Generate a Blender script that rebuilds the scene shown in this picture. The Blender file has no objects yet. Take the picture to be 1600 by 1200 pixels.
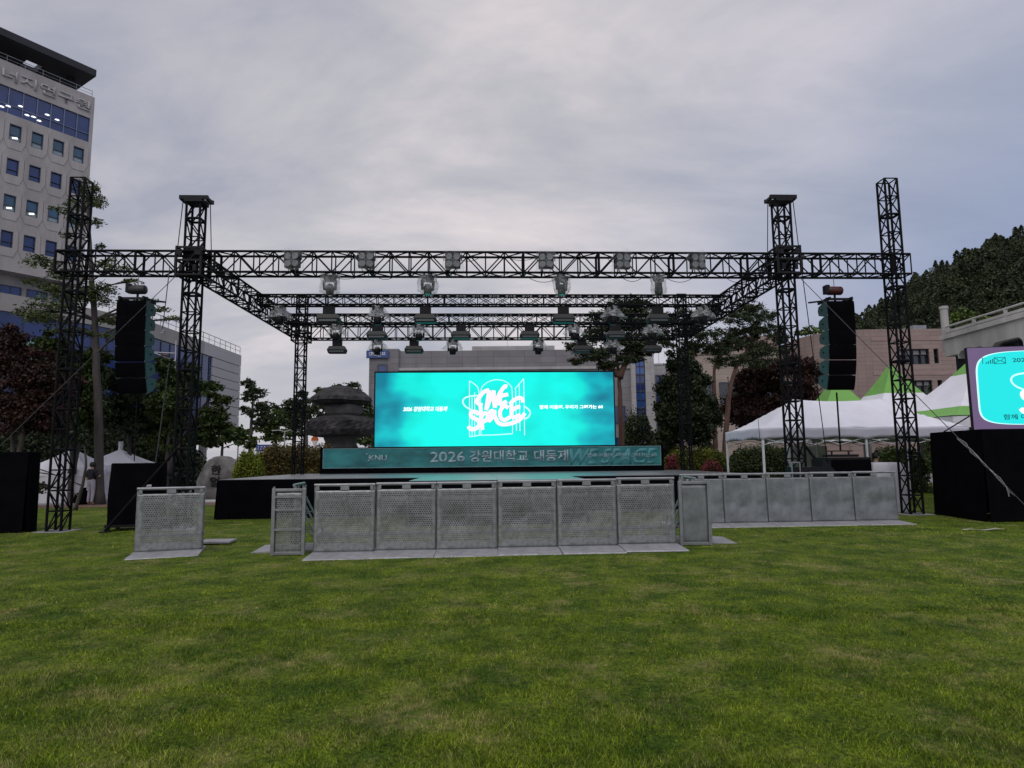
import bpy, math, random
import numpy as np
from mathutils import Vector, Matrix
random.seed(7); RNG = np.random.default_rng(7)
R = math.radians
SC = bpy.context.scene; COL = SC.collection

# ------------------------------------------------------------------ camera
EYE = 1.6; PITCH = R(6.6); ROLL = R(-0.55); FPX = 1020.0
cam = bpy.data.cameras.new('camera'); cam_o = bpy.data.objects.new('camera', cam); COL.objects.link(cam_o)
cam.sensor_width = 36; cam.lens = 36 * FPX / 1600; cam.clip_end = 3000; cam.clip_start = 0.05
CM = Matrix.Rotation(math.pi / 2 + PITCH, 4, 'X') @ Matrix.Rotation(ROLL, 4, 'Z')
cam_o.matrix_world = Matrix.Translation((0, 0, EYE)) @ CM
SC.camera = cam_o

# ------------------------------------------------------------------ world, sun, exposure
SUN_EL, SUN_AZ = R(50), R(200)
w = bpy.data.worlds.new('World'); SC.world = w; w.use_nodes = True
nt = w.node_tree; nt.nodes.clear()
def wn(t, **k):
    n = nt.nodes.new(t)
    for a, b in k.items(): setattr(n, a, b)
    return n
def wmath(op, a, b=None, c=None, clamp=False):
    n = wn('ShaderNodeMath', operation=op, use_clamp=clamp)
    for i, x in enumerate((a, b, c)):
        if x is None: continue
        if isinstance(x, (int, float)): n.inputs[i].default_value = x
        else: nt.links.new(x, n.inputs[i])
    return n.outputs[0]
def wmix(f, a, b, mode='MIX'):
    n = wn('ShaderNodeMix', data_type='RGBA', blend_type=mode)
    for i, x in ((0, f), (6, a), (7, b)):
        if isinstance(x, (int, float)): n.inputs[i].default_value = x
        elif isinstance(x, tuple): n.inputs[i].default_value = (*x, 1)
        else: nt.links.new(x, n.inputs[i])
    return n.outputs[2]
tc = wn('ShaderNodeTexCoord'); sx = wn('ShaderNodeSeparateXYZ'); nt.links.new(tc.outputs['Generated'], sx.inputs[0])
X, Y, Z = sx.outputs
zz = wmath('ADD', wmath('MAXIMUM', Z, 0.0), 0.22)
cv = wn('ShaderNodeCombineXYZ'); nt.links.new(wmath('DIVIDE', X, zz), cv.inputs[0]); nt.links.new(wmath('DIVIDE', Y, zz), cv.inputs[1])
def wnoise(scale, detail, rough, dist, off):
    m = wn('ShaderNodeMapping'); m.inputs['Location'].default_value = off; m.inputs['Rotation'].default_value = (0, 0, R(25)); m.inputs['Scale'].default_value = (1.0, 1.7, 1)
    nt.links.new(cv.outputs[0], m.inputs[0])
    n = wn('ShaderNodeTexNoise'); n.inputs['Scale'].default_value = scale; n.inputs['Detail'].default_value = detail
    n.inputs['Roughness'].default_value = rough; n.inputs['Distortion'].default_value = dist
    nt.links.new(m.outputs[0], n.inputs['Vector']); return n.outputs[0]
def wramp(f, stops):
    n = wn('ShaderNodeValToRGB'); e = n.color_ramp.elements
    e[0].position, e[0].color = stops[0][0], (*stops[0][1], 1); e[1].position, e[1].color = stops[1][0], (*stops[1][1], 1)
    for p, c in stops[2:]:
        x = e.new(p); x.color = (*c, 1)
    nt.links.new(f, n.inputs[0]); return n.outputs[0]
n1 = wnoise(0.75, 7, 0.56, 0.6, (3.1, 0.4, 0)); n2 = wnoise(2.6, 9, 0.58, 0.4, (0.7, 5.2, 0))
nn = wmath('ADD', wmath('MULTIPLY', n1, 0.76), wmath('MULTIPLY', n2, 0.24))
cloud = wramp(nn, [(0.38, (0.325, 0.335, 0.40)), (0.62, (0.66, 0.60, 0.605)), (0.5, (0.46, 0.45, 0.48))])
# clearer, bluer sky low on the right
rb = wmath('MULTIPLY', wmath('SUBTRACT', wmath('MULTIPLY_ADD', n1, 0.5, X), 0.36), 2.0, clamp=True)
low = wmath('SUBTRACT', 1.0, wmath('MULTIPLY', wmath('SUBTRACT', Z, 0.22), 1.8, clamp=True), clamp=True)
cloud = wmix(wmath('MULTIPLY', wmath('MULTIPLY', rb, low), 0.95), cloud, (0.22, 0.275, 0.42))
hzn = wmath('SUBTRACT', 1.0, wmath('MULTIPLY', Z, 4.2), clamp=True)
cloud = wmix(wmath('MULTIPLY', hzn, 0.75), cloud, (0.40, 0.395, 0.445))
sky = wn('ShaderNodeTexSky', sky_type='NISHITA'); sky.sun_disc = False; sky.sun_elevation = SUN_EL; sky.sun_rotation = SUN_AZ
skb = wmix(1.0, sky.outputs[0], (0.10, 0.10, 0.10), 'MULTIPLY')
col = wmix(0.93, skb, cloud)
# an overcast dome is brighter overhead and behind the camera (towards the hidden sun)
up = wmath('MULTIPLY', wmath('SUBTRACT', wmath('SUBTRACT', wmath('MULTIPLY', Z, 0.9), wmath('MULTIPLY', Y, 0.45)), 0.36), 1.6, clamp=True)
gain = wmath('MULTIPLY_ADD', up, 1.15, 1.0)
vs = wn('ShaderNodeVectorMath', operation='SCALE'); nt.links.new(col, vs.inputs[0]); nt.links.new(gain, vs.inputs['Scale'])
bg = wn('ShaderNodeBackground'); bg.inputs['Strength'].default_value = 1.0
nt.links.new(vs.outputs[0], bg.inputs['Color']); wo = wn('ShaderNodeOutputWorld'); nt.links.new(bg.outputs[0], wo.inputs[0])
sun = bpy.data.lights.new('sun', 'SUN'); sun.energy = 0.5; sun.angle = R(25); sun.color = (1, 0.95, 0.88)
so = bpy.data.objects.new('sun', sun); COL.objects.link(so); so.location = (0, -20, 40)
sd = Vector((math.sin(SUN_AZ) * math.cos(SUN_EL), math.cos(SUN_AZ) * math.cos(SUN_EL), math.sin(SUN_EL)))
so.rotation_euler = sd.to_track_quat('Z', 'Y').to_euler()
SC.view_settings.view_transform = 'Standard'; SC.view_settings.look = 'None'; SC.view_settings.exposure = 0.28; SC.view_settings.gamma = 1
SC.cycles.max_bounces = 6; SC.cycles.transparent_max_bounces = 24; SC.cycles.use_denoising = True
SC.cycles.sample_clamp_indirect = 4

# ------------------------------------------------------------------ helpers
def gz(x): return max(-0.30, min(0.30, 0.006 * x))          # the lawn rises very slightly to the right
def ray(px, py): return CM.to_3x3() @ Vector(((px - 800) / FPX, -(py - 600) / FPX, -1))
def at(px, py, Yd):
    d = ray(px, py); return Vector((0, 0, EYE)) + d * (Yd / d.y)
def link(o): COL.objects.link(o); return o
def thing(name, label, cat, loc=(0, 0, 0), rz=0.0, group=None):
    o = link(bpy.data.objects.new(name, None)); o.empty_display_size = 0.2
    o.location = loc; o.rotation_euler = (0, 0, rz); o['label'] = label; o['category'] = cat
    if group: o['group'] = group
    return o
def tag(o, label, cat, group=None):
    o['label'] = label; o['category'] = cat
    if group: o['group'] = group
    return o
def struct(o): o['kind'] = 'structure'; return o
def stuff(o): o['kind'] = 'stuff'; return o
def dup(root, loc, rz, label, group=None):
    r = link(root.copy()); r.location = loc; r.rotation_euler = (0, 0, rz); r['label'] = label
    if group: r['group'] = group
    for ch in list(root.children):
        c = link(ch.copy()); c.parent = r
        for g in list(ch.children):
            d = link(g.copy()); d.parent = c
    return r
ORD = ['first', 'second', 'third', 'fourth', 'fifth', 'sixth', 'seventh', 'eighth', 'ninth', 'tenth']

class MB:
    def __init__(s): s.v = []; s.f = []
    def add(s, vs, fs):
        n = len(s.v); s.v += [tuple(p) for p in vs]; s.f += [tuple(i + n for i in f) for f in fs]; return s
    def box(s, c, d, rz=0, M=None):
        x, y, z = d[0] / 2, d[1] / 2, d[2] / 2
        vs = [Vector((a * x, b * y, e * z)) for a in (-1, 1) for b in (-1, 1) for e in (-1, 1)]
        if M is not None: vs = [M @ p for p in vs]
        elif rz: m = Matrix.Rotation(rz, 3, 'Z'); vs = [m @ p for p in vs]
        c = Vector(c)
        return s.add([p + c for p in vs], [(0, 1, 3, 2), (4, 6, 7, 5), (0, 4, 5, 1), (2, 3, 7, 6), (0, 2, 6, 4), (1, 5, 7, 3)])
    def bx(s, x0, x1, y0, y1, z0, z1): return s.box(((x0 + x1) / 2, (y0 + y1) / 2, (z0 + z1) / 2), (x1 - x0, y1 - y0, z1 - z0))
    def tube(s, path, rad, n=6, cap=True, flat=None):
        P = [Vector(p) for p in path]; k = len(P)
        if isinstance(rad, (int, float)): rad = [rad] * k
        rings = []; up = None
        for i in range(k):
            t = (P[min(i + 1, k - 1)] - P[max(i - 1, 0)])
            if t.length < 1e-9: t = Vector((0, 0, 1))
            t.normalize()
            if up is None:
                up = Vector((0, 0, 1)) if abs(t.z) < 0.9 else Vector((0, 1, 0))
            u = t.cross(up)
            if u.length < 1e-6: u = t.cross(Vector((1, 0, 0)))
            u.normalize(); vv = u.cross(t).normalized(); up = vv
            rings.append([P[i] + (u * math.cos(2 * math.pi * (j + .5) / n) + vv * math.sin(2 * math.pi * (j + .5) / n)) * rad[i] for j in range(n)])
        vs = [p for r in rings for p in r]
        if flat is not None: vs = [Vector((p.x, flat + (p.y - flat) * 0.15, p.z)) for p in vs]
        fs = [(i * n + j, i * n + (j + 1) % n, (i + 1) * n + (j + 1) % n, (i + 1) * n + j) for i in range(k - 1) for j in range(n)]
        if cap: fs += [tuple(reversed(range(n))), tuple((k - 1) * n + j for j in range(n))]
        return s.add(vs, fs)
    def bar(s, p, q, r, n=4): return s.tube([p, q], r, n)
    def lathe(s, prof, n=16, c=(0, 0, 0), wob=None):
        c = Vector(c); vs = []
        for r, z in prof:
            for j in range(n):
                a = 2 * math.pi * j / n; k = wob(a, z) if wob else 1
                vs.append(c + Vector((r * k * math.cos(a), r * k * math.sin(a), z)))
        m = len(prof)
        fs = [(i * n + j, i * n + (j + 1) % n, (i + 1) * n + (j + 1) % n, (i + 1) * n + j) for i in range(m - 1) for j in range(n)]
        fs += [tuple(reversed(range(n))), tuple((m - 1) * n + j for j in range(n))]
        return s.add(vs, fs)
    def disc(s, c, r, ny=-1, t=0.02, n=16):          # a disc facing local -Y
        c = Vector(c); vs = [c + Vector((r * math.cos(2 * math.pi * j / n), d, r * math.sin(2 * math.pi * j / n))) for d in (-t / 2, t / 2) for j in range(n)]
        return s.add(vs, [tuple(range(n)), tuple(reversed(range(n, 2 * n)))] + [(j, n + j, n + (j + 1) % n, (j + 1) % n) for j in range(n)])
    def prism(s, pts, y0, y1):                          # outline in X,Z pushed along Y
        n = len(pts); vs = [(p[0], y, p[1]) for y in (y0, y1) for p in pts]
        return s.add(vs, [tuple(range(n)), tuple(reversed(range(n, 2 * n)))] + [(j, n + j, n + (j + 1) % n, (j + 1) % n) for j in range(n)])
    def slab(s, pts, z0, z1):                           # plan outline pushed along Z
        n = len(pts); vs = [(p[0], p[1], z) for z in (z0, z1) for p in pts]
        return s.add(vs, [tuple(reversed(range(n))), tuple(range(n, 2 * n))] + [(j, (j + 1) % n, n + (j + 1) % n, n + j) for j in range(n)])
    def grid(s, fn, nu, nv):
        vs = [fn(i / nu, j / nv) for i in range(nu + 1) for j in range(nv + 1)]
        return s.add(vs, [(i * (nv + 1) + j, (i + 1) * (nv + 1) + j, (i + 1) * (nv + 1) + j + 1, i * (nv + 1) + j + 1) for i in range(nu) for j in range(nv)])
    def build(s, name, m, parent=None, smooth=False, bevel=0, loc=None, solid=0):
        me = bpy.data.meshes.new(name); me.from_pydata([tuple(p) for p in s.v], [], s.f); me.materials.append(m)
        if smooth: me.polygons.foreach_set('use_smooth', [True] * len(me.polygons))
        o = link(bpy.data.objects.new(name, me))
        if parent: o.parent = parent
        if loc is not None: o.location = loc
        if bevel:
            b = o.modifiers.new('bevel', 'BEVEL'); b.width = bevel; b.segments = 2; b.limit_method = 'ANGLE'
        if solid:
            b = o.modifiers.new('thickness', 'SOLIDIFY'); b.thickness = solid
        return o
def crom(pts, k=6):
    P = [Vector(p) for p in pts]; out = []
    for i in range(len(P) - 1):
        a, b, c, d = P[max(i - 1, 0)], P[i], P[i + 1], P[min(i + 2, len(P) - 1)]
        for j in range(k):
            t = j / k
            out.append(0.5 * ((2 * b) + (c - a) * t + (2 * a - 5 * b + 4 * c - d) * t * t + (3 * b - a - 3 * c + d) * t ** 3))
    out.append(P[-1]); return out

def npmesh(name, V, F, m, parent=None, nper=4):
    me = bpy.data.meshes.new(name); nv, nf = len(V), len(F)
    me.vertices.add(nv); me.vertices.foreach_set('co', np.asarray(V, np.float32).ravel())
    me.loops.add(nf * nper); me.loops.foreach_set('vertex_index', np.asarray(F, np.int32).ravel())
    me.polygons.add(nf); me.polygons.foreach_set('loop_start', np.arange(0, nf * nper, nper, dtype=np.int32))
    me.update(calc_edges=True); me.materials.append(m)
    o = link(bpy.data.objects.new(name, me))
    if parent: o.parent = parent
    return o

# ------------------------------------------------------------------ materials
def new_mat(name):
    m = bpy.data.materials.new(name); m.use_nodes = True
    return m, m.node_tree, m.node_tree.nodes['Principled BSDF']
def mat(name, c, rough=0.7, metal=0.0, var=0.18, scale=4.0, bump=0.0, bscale=None, spec=0.4, stretch=(1, 1, 1), c2=None, detail=6):
    m, t, b = new_mat(name); N = t.nodes
    tcn = N.new('ShaderNodeTexCoord'); mp = N.new('ShaderNodeMapping'); mp.inputs['Scale'].default_value = stretch
    t.links.new(tcn.outputs['Object'], mp.inputs[0])
    nz = N.new('ShaderNodeTexNoise'); nz.inputs['Scale'].default_value = scale; nz.inputs['Detail'].default_value = detail; nz.inputs['Roughness'].default_value = 0.6
    t.links.new(mp.outputs[0], nz.inputs['Vector'])
    rp = N.new('ShaderNodeValToRGB'); e = rp.color_ramp.elements
    a = tuple(max(0, x * (1 - var)) for x in c); z = tuple(min(1, x * (1 + var)) for x in c) if c2 is None else c2
    e[0].position = 0.33; e[0].color = (*a, 1); e[1].position = 0.67; e[1].color = (*z, 1)
    t.links.new(nz.outputs[0], rp.inputs[0]); t.links.new(rp.outputs[0], b.inputs['Base Color'])
    b.inputs['Roughness'].default_value = rough; b.inputs['Metallic'].default_value = metal; b.inputs['Specular IOR Level'].default_value = spec
    if bump:
        n2 = N.new('ShaderNodeTexNoise'); n2.inputs['Scale'].default_value = bscale or scale * 3; n2.inputs['Detail'].default_value = 5
        t.links.new(mp.outputs[0], n2.inputs['Vector'])
        bp = N.new('ShaderNodeBump'); bp.inputs['Strength'].default_value = bump; bp.inputs['Distance'].default_value = 0.02
        t.links.new(n2.outputs[0], bp.inputs['Height']); t.links.new(bp.outputs[0], b.inputs['Normal'])
    return m
def emis(name, c, s=1.0):
    m, t, b = new_mat(name); b.inputs['Base Color'].default_value = (0.01, 0.01, 0.01, 1)
    b.inputs['Emission Color'].default_value = (*c, 1); b.inputs['Emission Strength'].default_value = s; b.inputs['Roughness'].default_value = 0.6
    return m
def brickmat(name, c, c2, mortar, bw, bh, ms=0.01, rough=0.8, off=0.5, axis=None, bump=0.3):
    m, t, b = new_mat(name); N = t.nodes
    tcn = N.new('ShaderNodeTexCoord'); sp = N.new('ShaderNodeSeparateXYZ'); cb = N.new('ShaderNodeCombineXYZ')
    t.links.new(tcn.outputs['Object'], sp.inputs[0])
    ad = N.new('ShaderNodeMath'); ad.operation = 'ADD'; t.links.new(sp.outputs[0], ad.inputs[0]); t.links.new(sp.outputs[1], ad.inputs[1])
    t.links.new(ad.outputs[0], cb.inputs[0]); t.links.new(sp.outputs[2], cb.inputs[1])
    br = N.new('ShaderNodeTexBrick'); br.offset = off
    for k, v in (('Color1', c), ('Color2', c2), ('Mortar', mortar)): br.inputs[k].default_value = (*v, 1)
    br.inputs['Scale'].default_value = 1; br.inputs['Brick Width'].default_value = bw; br.inputs['Row Height'].default_value = bh
    br.inputs['Mortar Size'].default_value = ms; br.inputs['Mortar Smooth'].default_value = 0.3; br.inputs['Bias'].default_value = 0
    t.links.new(cb.outputs[0], br.inputs['Vector'])
    nz = N.new('ShaderNodeTexNoise'); nz.inputs['Scale'].default_value = 0.6; nz.inputs['Detail'].default_value = 6; t.links.new(tcn.outputs['Object'], nz.inputs['Vector'])
    rp = N.new('ShaderNodeValToRGB'); rp.color_ramp.elements[0].position = .3; rp.color_ramp.elements[1].position = .7
    rp.color_ramp.elements[0].color = (.78, .77, .76, 1); rp.color_ramp.elements[1].color = (1, 1, 1, 1); t.links.new(nz.outputs[0], rp.inputs[0])
    mx = N.new('ShaderNodeMix'); mx.data_type = 'RGBA'; mx.blend_type = 'MULTIPLY'; mx.inputs[0].default_value = 1
    t.links.new(br.outputs['Color'], mx.inputs[6]); t.links.new(rp.outputs[0], mx.inputs[7]); t.links.new(mx.outputs[2], b.inputs['Base Color'])
    b.inputs['Roughness'].default_value = rough
    return m
def leafmat(name, c, c2, scale=1.2, rough=0.6):
    m = mat(name, c, rough, 0, 0.35, scale, c2=c2, spec=0.25, detail=8)
    b = m.node_tree.nodes['Principled BSDF']
    return m
def perf(name, pitch=0.041, rad=0.0106, x0=0.47, z0=0.20, z1=1.06):
    """galvanised sheet with round punched holes in a staggered grid"""
    m = mat(name, (0.185, 0.195, 0.19), 0.40, 0.6, 0.12, 14, bump=0.12, bscale=9, c2=(0.28, 0.29, 0.29))
    t = m.node_tree; N = t.nodes; b = N['Principled BSDF']; out = N['Material Output']
    tcn = N.new('ShaderNodeTexCoord'); sp = N.new('ShaderNodeSeparateXYZ'); t.links.new(tcn.outputs['Object'], sp.inputs[0])
    def M(op, a, bb=None, c=None, cl=False):
        n = N.new('ShaderNodeMath'); n.operation = op; n.use_clamp = cl
        for i, x in enumerate((a, bb, c)):
            if x is None: continue
            if isinstance(x, (int, float)): n.inputs[i].default_value = x
            else: t.links.new(x, n.inputs[i])
        return n.outputs[0]
    px, pz = pitch, pitch * 1.732
    hs = []
    for o in (0.0, 0.5):
        fx = M('MULTIPLY', M('SUBTRACT', M('FRACT', M('ADD', M('DIVIDE', sp.outputs[0], px), 50 + o)), 0.5), px)
        fz = M('MULTIPLY', M('SUBTRACT', M('FRACT', M('ADD', M('DIVIDE', sp.outputs[2], pz), 50 + o)), 0.5), pz)
        d = M('ADD', M('MULTIPLY', fx, fx), M('MULTIPLY', fz, fz))
        hs.append(M('LESS_THAN', d, rad * rad))
    h = M('MAXIMUM', hs[0], hs[1])
    zone = M('MULTIPLY', M('LESS_THAN', M('ABSOLUTE', sp.outputs[0]), x0), M('MULTIPLY', M('GREATER_THAN', sp.outputs[2], z0), M('LESS_THAN', sp.outputs[2], z1)))
    h = M('MULTIPLY', h, zone)
    tr = N.new('ShaderNodeBsdfTransparent'); mx = N.new('ShaderNodeMixShader')
    t.links.new(h, mx.inputs[0]); t.links.new(b.outputs[0], mx.inputs[1]); t.links.new(tr.outputs[0], mx.inputs[2]); t.links.new(mx.outputs[0], out.inputs[0])
    return m
def glassmat(name, c, rough=0.08, var=0.3, scale=0.5):
    return mat(name, c, rough, 0.0, var, scale, spec=0.8)
def plasticmat(name, lo=0.0, hi=.17):
    m, t, b = new_mat(name); N = t.nodes; out = N['Material Output']
    b.inputs['Base Color'].default_value = (0.55, 0.58, 0.60, 1); b.inputs['Roughness'].default_value = 0.25; b.inputs['Specular IOR Level'].default_value = 0.5
    tr = N.new('ShaderNodeBsdfTransparent'); mx = N.new('ShaderNodeMixShader')
    tcn = N.new('ShaderNodeTexCoord'); nz = N.new('ShaderNodeTexNoise'); nz.inputs['Scale'].default_value = 5; nz.inputs['Detail'].default_value = 4; nz.inputs['Distortion'].default_value = 1.2
    t.links.new(tcn.outputs['Object'], nz.inputs['Vector'])
    rp = N.new('ShaderNodeMapRange'); rp.inputs[1].default_value = 0.35; rp.inputs[2].default_value = 0.7; rp.inputs[3].default_value = lo; rp.inputs[4].default_value = hi
    t.links.new(nz.outputs[0], rp.inputs[0]); t.links.new(rp.outputs[0], mx.inputs[0]); t.links.new(tr.outputs[0], mx.inputs[1]); t.links.new(b.outputs[0], mx.inputs[2]); t.links.new(mx.outputs[0], out.inputs[0])
    bp = N.new('ShaderNodeBump'); bp.inputs['Strength'].default_value = 0.8; bp.inputs['Distance'].default_value = 0.03; t.links.new(nz.outputs[0], bp.inputs['Height']); t.links.new(bp.outputs[0], b.inputs['Normal'])
    return m

BLK = mat('black_painted_steel', (0.0042, 0.0045, 0.0065), 0.65, 0.0, 0.4, 6, spec=0.1)
BLK2 = mat('black_casing', (0.007, 0.007, 0.009), 0.6, 0, 0.3, 6, spec=0.22)
CLOTH = mat('black_cloth', (0.0028, 0.0028, 0.0042), 0.95, 0, 0.3, 2.5, bump=0.25, bscale=1.4, spec=0.03)
GALV = mat('galvanised_steel', (0.25, 0.26, 0.27), 0.42, 0.7, 0.2, 4, bump=0.08)
GALVS = mat('galvanised_sheet', (0.15, 0.162, 0.165), 0.48, 0.55, 0.20, 3.0, bump=0.10, bscale=4, c2=(0.25, 0.265, 0.27))
PLATE = mat('worn_aluminium_tread_plate', (0.29, 0.29, 0.305), 0.55, 0.4, 0.2, 5, bump=0.25, bscale=60)
PERF = perf('perforated_galvanised_sheet')
WHITE = mat('white_tent_fabric', (0.64, 0.64, 0.70), 0.7, 0, 0.05, 2.0)
GREENF = mat('green_tent_fabric', (0.14, 0.34, 0.07), 0.7, 0, 0.08, 2.0)
PLASTIC = plasticmat('clear_plastic_wrap')
PLASTIC2 = plasticmat('pale_plastic_bag', .10, .50)

# ------------------------------------------------------------------ setting: ground, lawn, pavement
def lawnmat(name, blade=False):
    m, t, b = new_mat(name); N = t.nodes
    g = N.new('ShaderNodeNewGeometry')
    def noise(s, d, r, off=0):
        mp = N.new('ShaderNodeMapping'); mp.inputs['Location'].default_value = (off, off * 1.7, 0); t.links.new(g.outputs['Position'], mp.inputs[0])
        n = N.new('ShaderNodeTexNoise'); n.inputs['Scale'].default_value = s; n.inputs['Detail'].default_value = d; n.inputs['Roughness'].default_value = r
        t.links.new(mp.outputs[0], n.inputs['Vector']); return n.outputs[0]
    def ramp(f, p0, p1, c0, c1):
        n = N.new('ShaderNodeValToRGB'); e = n.color_ramp.elements
        e[0].position, e[0].color, e[1].position, e[1].color = p0, (*c0, 1), p1, (*c1, 1)
        t.links.new(f, n.inputs[0]); return n.outputs[0]
    def mix(f, a, bb, mode='MIX'):
        n = N.new('ShaderNodeMix'); n.data_type = 'RGBA'; n.blend_type = mode
        for i, x in ((0, f), (6, a), (7, bb)):
            if isinstance(x, (int, float)): n.inputs[i].default_value = x
            elif isinstance(x, tuple): n.inputs[i].default_value = (*x, 1)
            else: t.links.new(x, n.inputs[i])
        return n.outputs[2]
    k = 1.52 if blade else 1.10
    base = ramp(noise(1.7, 8, 0.74), 0.40, 0.62, (0.034 * k, 0.068 * k, 0.003 * k), (0.106 * k, 0.150 * k, 0.010 * k))
    fine = ramp(noise(30 if not blade else 55, 4, 0.6, 3), 0.3, 0.72, (0.25, 0.27, 0.24), (1.8, 1.75, 1.6))
    c = mix(1.0, base, fine, 'MULTIPLY')
    dry = ramp(noise(0.9, 9, 0.80, 11), 0.50, 0.64, (0, 0, 0), (1, 1, 1))
    dry2 = ramp(noise(6.0, 5, 0.7, 5), 0.38, 0.62, (0.1, 0.1, 0.1), (1, 1, 1))
    d = mix(1.0, dry, dry2, 'MULTIPLY')
    c = mix(d, c, (0.21 * k, 0.19 * k, 0.07 * k))
    if blade:
        ri = g.outputs['Random Per Island']
        c = mix(1.0, c, ramp(ri, 0.0, 0.9, (0.36, 0.39, 0.33), (1.65, 1.6, 1.5)), 'MULTIPLY')
        c = mix(ramp(ri, 0.91, 0.96, (0, 0, 0), (.8, .8, .8)), c, (0.26, 0.24, 0.09))
    t.links.new(c, b.inputs['Base Color']); b.inputs['Roughness'].default_value = 0.75; b.inputs['Specular IOR Level'].default_value = 0.15
    if not blade:
        bp = N.new('ShaderNodeBump'); bp.inputs['Strength'].default_value = 0.9; bp.inputs['Distance'].default_value = 0.05
        t.links.new(noise(38, 4, 0.7, 2), bp.inputs['Height']); t.links.new(bp.outputs[0], b.inputs['Normal'])
    return m
def sheet(name, x0, x1, y0, y1, dz, m, nu=24):
    g = MB().grid(lambda u, v: (x0 + (x1 - x0) * u, y0 + (y1 - y0) * v, gz(x0 + (x1 - x0) * u) + dz), nu, 8)
    return struct(g.build(name, m))
ASPH = mat('grey_paving', (0.17, 0.17, 0.175), 0.85, 0, 0.25, 0.8, bump=0.2, bscale=12)
g = MB(); xs = [-900, -50, 50, 900]
g.add([(x, y, gz(x)) for x in xs for y in (-60, 1800)], [(2 * i, 2 * i + 2, 2 * i + 3, 2 * i + 1) for i in range(3)])
struct(g.build('ground', ASPH))
sheet('lawn', -22, 22, -10, 36, 0.012, lawnmat('lawn_turf'))
sheet('soil_border', -26, -9.4, 25.6, 27.4, 0.022, mat('red_brown_soil', (0.13, 0.075, 0.055), 0.9, 0, 0.3, 6, bump=0.4))
sheet('tent_pavement', -26, -8.6, 27.4, 40, 0.024, mat('pale_paving', (0.20, 0.195, 0.20), 0.85, 0, 0.2, 1.2))
g = MB().box((0, 0, 0.04), (3.6, 0.28, 0.10)).build('kerb', mat('concrete_kerb', (0.42, 0.42, 0.41), 0.85, 0, 0.15, 3)); g.location = (-13.2, 28.3, gz(-13)); struct(g)
steps = MB()
for i in range(5): steps.bx(-3.2, 3.2, i * 0.5, 3, i * 0.14, i * 0.14 + 0.14 - (0.002 * i))
st = struct(steps.build('steps', mat('stone_steps', (0.30, 0.29, 0.29), 0.85, 0, 0.15, 2))); st.location = (12.2, 37, 0.05)

def grass():
    def patch(n, fn, wd, h0, h1):
        xy = fn(n); n = len(xy)
        a = RNG.uniform(0, 2 * np.pi, n); h = RNG.uniform(h0, h1, n); wdt = wd * RNG.uniform(.6, 1.3, n)
        q = np.sin(xy[:, 0] * 5.1 + 2 * np.sin(xy[:, 1] * 3.3)) * np.sin(xy[:, 1] * 6.7 + 2 * np.sin(xy[:, 0] * 2.9)) + .6 * np.sin(xy[:, 0] * 17 + xy[:, 1] * 13) * np.sin(xy[:, 1] * 19 - xy[:, 0] * 8)
        h = h * np.clip(1 + .42 * q, .35, 1.8)
        lean = RNG.normal(0, 0.55, (n, 2)) * h[:, None]
        z = np.clip(0.006 * xy[:, 0], -.3, .3) + 0.008
        dx, dy = np.cos(a) * wdt / 2, np.sin(a) * wdt / 2
        V = np.empty((n, 3, 3)); V[:, 0] = np.c_[xy[:, 0] - dx, xy[:, 1] - dy, z]; V[:, 1] = np.c_[xy[:, 0] + dx, xy[:, 1] + dy, z]
        V[:, 2] = np.c_[xy[:, 0] + lean[:, 0], xy[:, 1] + lean[:, 1], z + h]
        return V.reshape(-1, 3)
    def fan(y0, y1):
        def f(n):
            # more blades close by
            u = RNG.uniform(0, 1, n); y = y0 * (y1 / y0) ** u; x = RNG.uniform(-1, 1, n) * (y * 0.86 + 0.6); return np.c_[x, y]
        return f
    V = np.vstack([patch(330000, fan(2.6, 7), 0.0055, 0.011, 0.033), patch(170000, fan(6.5, 14), 0.009, 0.012, 0.029), patch(60000, fan(13, 27), 0.018, 0.012, 0.030)])
    F = np.arange(len(V)).reshape(-1, 3)
    stuff(npmesh('grass', V, F, lawnmat('grass_blades', True), nper=3))
grass()

# ------------------------------------------------------------------ stage frame of reference
YAW = R(2.5); OX, OY = -0.45, 16.95
def W(lx, ly, z=0.0): return (OX + lx * math.cos(YAW) - ly * math.sin(YAW), OY + lx * math.sin(YAW) + ly * math.cos(YAW), z)

# ------------------------------------------------------------------ truss rig
def truss_parts(root, L, dy, dz, axis, pitch=0.5, cr=0.031, br=0.0185, cross=False, joint=2.0):
    """four chords and a lattice along local X or Z, section dy x dz"""
    def P(t, a, b): return (t, a, b) if axis == 'x' else (a, b, t)
    cs = [(a * dy / 2, b * dz / 2) for a, b in ((-1, -1), (1, -1), (1, 1), (-1, 1))]
    for a, b in cs: MB().tube([P(0, a, b), P(L, a, b)], cr, 8).build('chord', BLK, root)
    lat = MB(); n = max(1, round(L / pitch)); p = L / n
    for i in range(n + 1):
        r = br * (1.9 if joint and abs((i * p) % joint) < p * 0.5 else 1.0)
        for k in range(4):
            (a, b), (c, d) = cs[k], cs[(k + 1) % 4]; lat.bar(P(i * p, a, b), P(i * p, c, d), r, 5)
    for i in range(n):
        for k in range(4):
            (a, b), (c, d) = cs[k], cs[(k + 1) % 4]
            if (i + (k >= 2)) % 2: (a, b), (c, d) = (c, d), (a, b)
            lat.bar(P(i * p, a, b), P((i + 1) * p, c, d), br, 5)
            if cross: lat.bar(P(i * p, c, d), P((i + 1) * p, a, b), br * .8, 5)
    lat.build('lattice', BLK, root)

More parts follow.
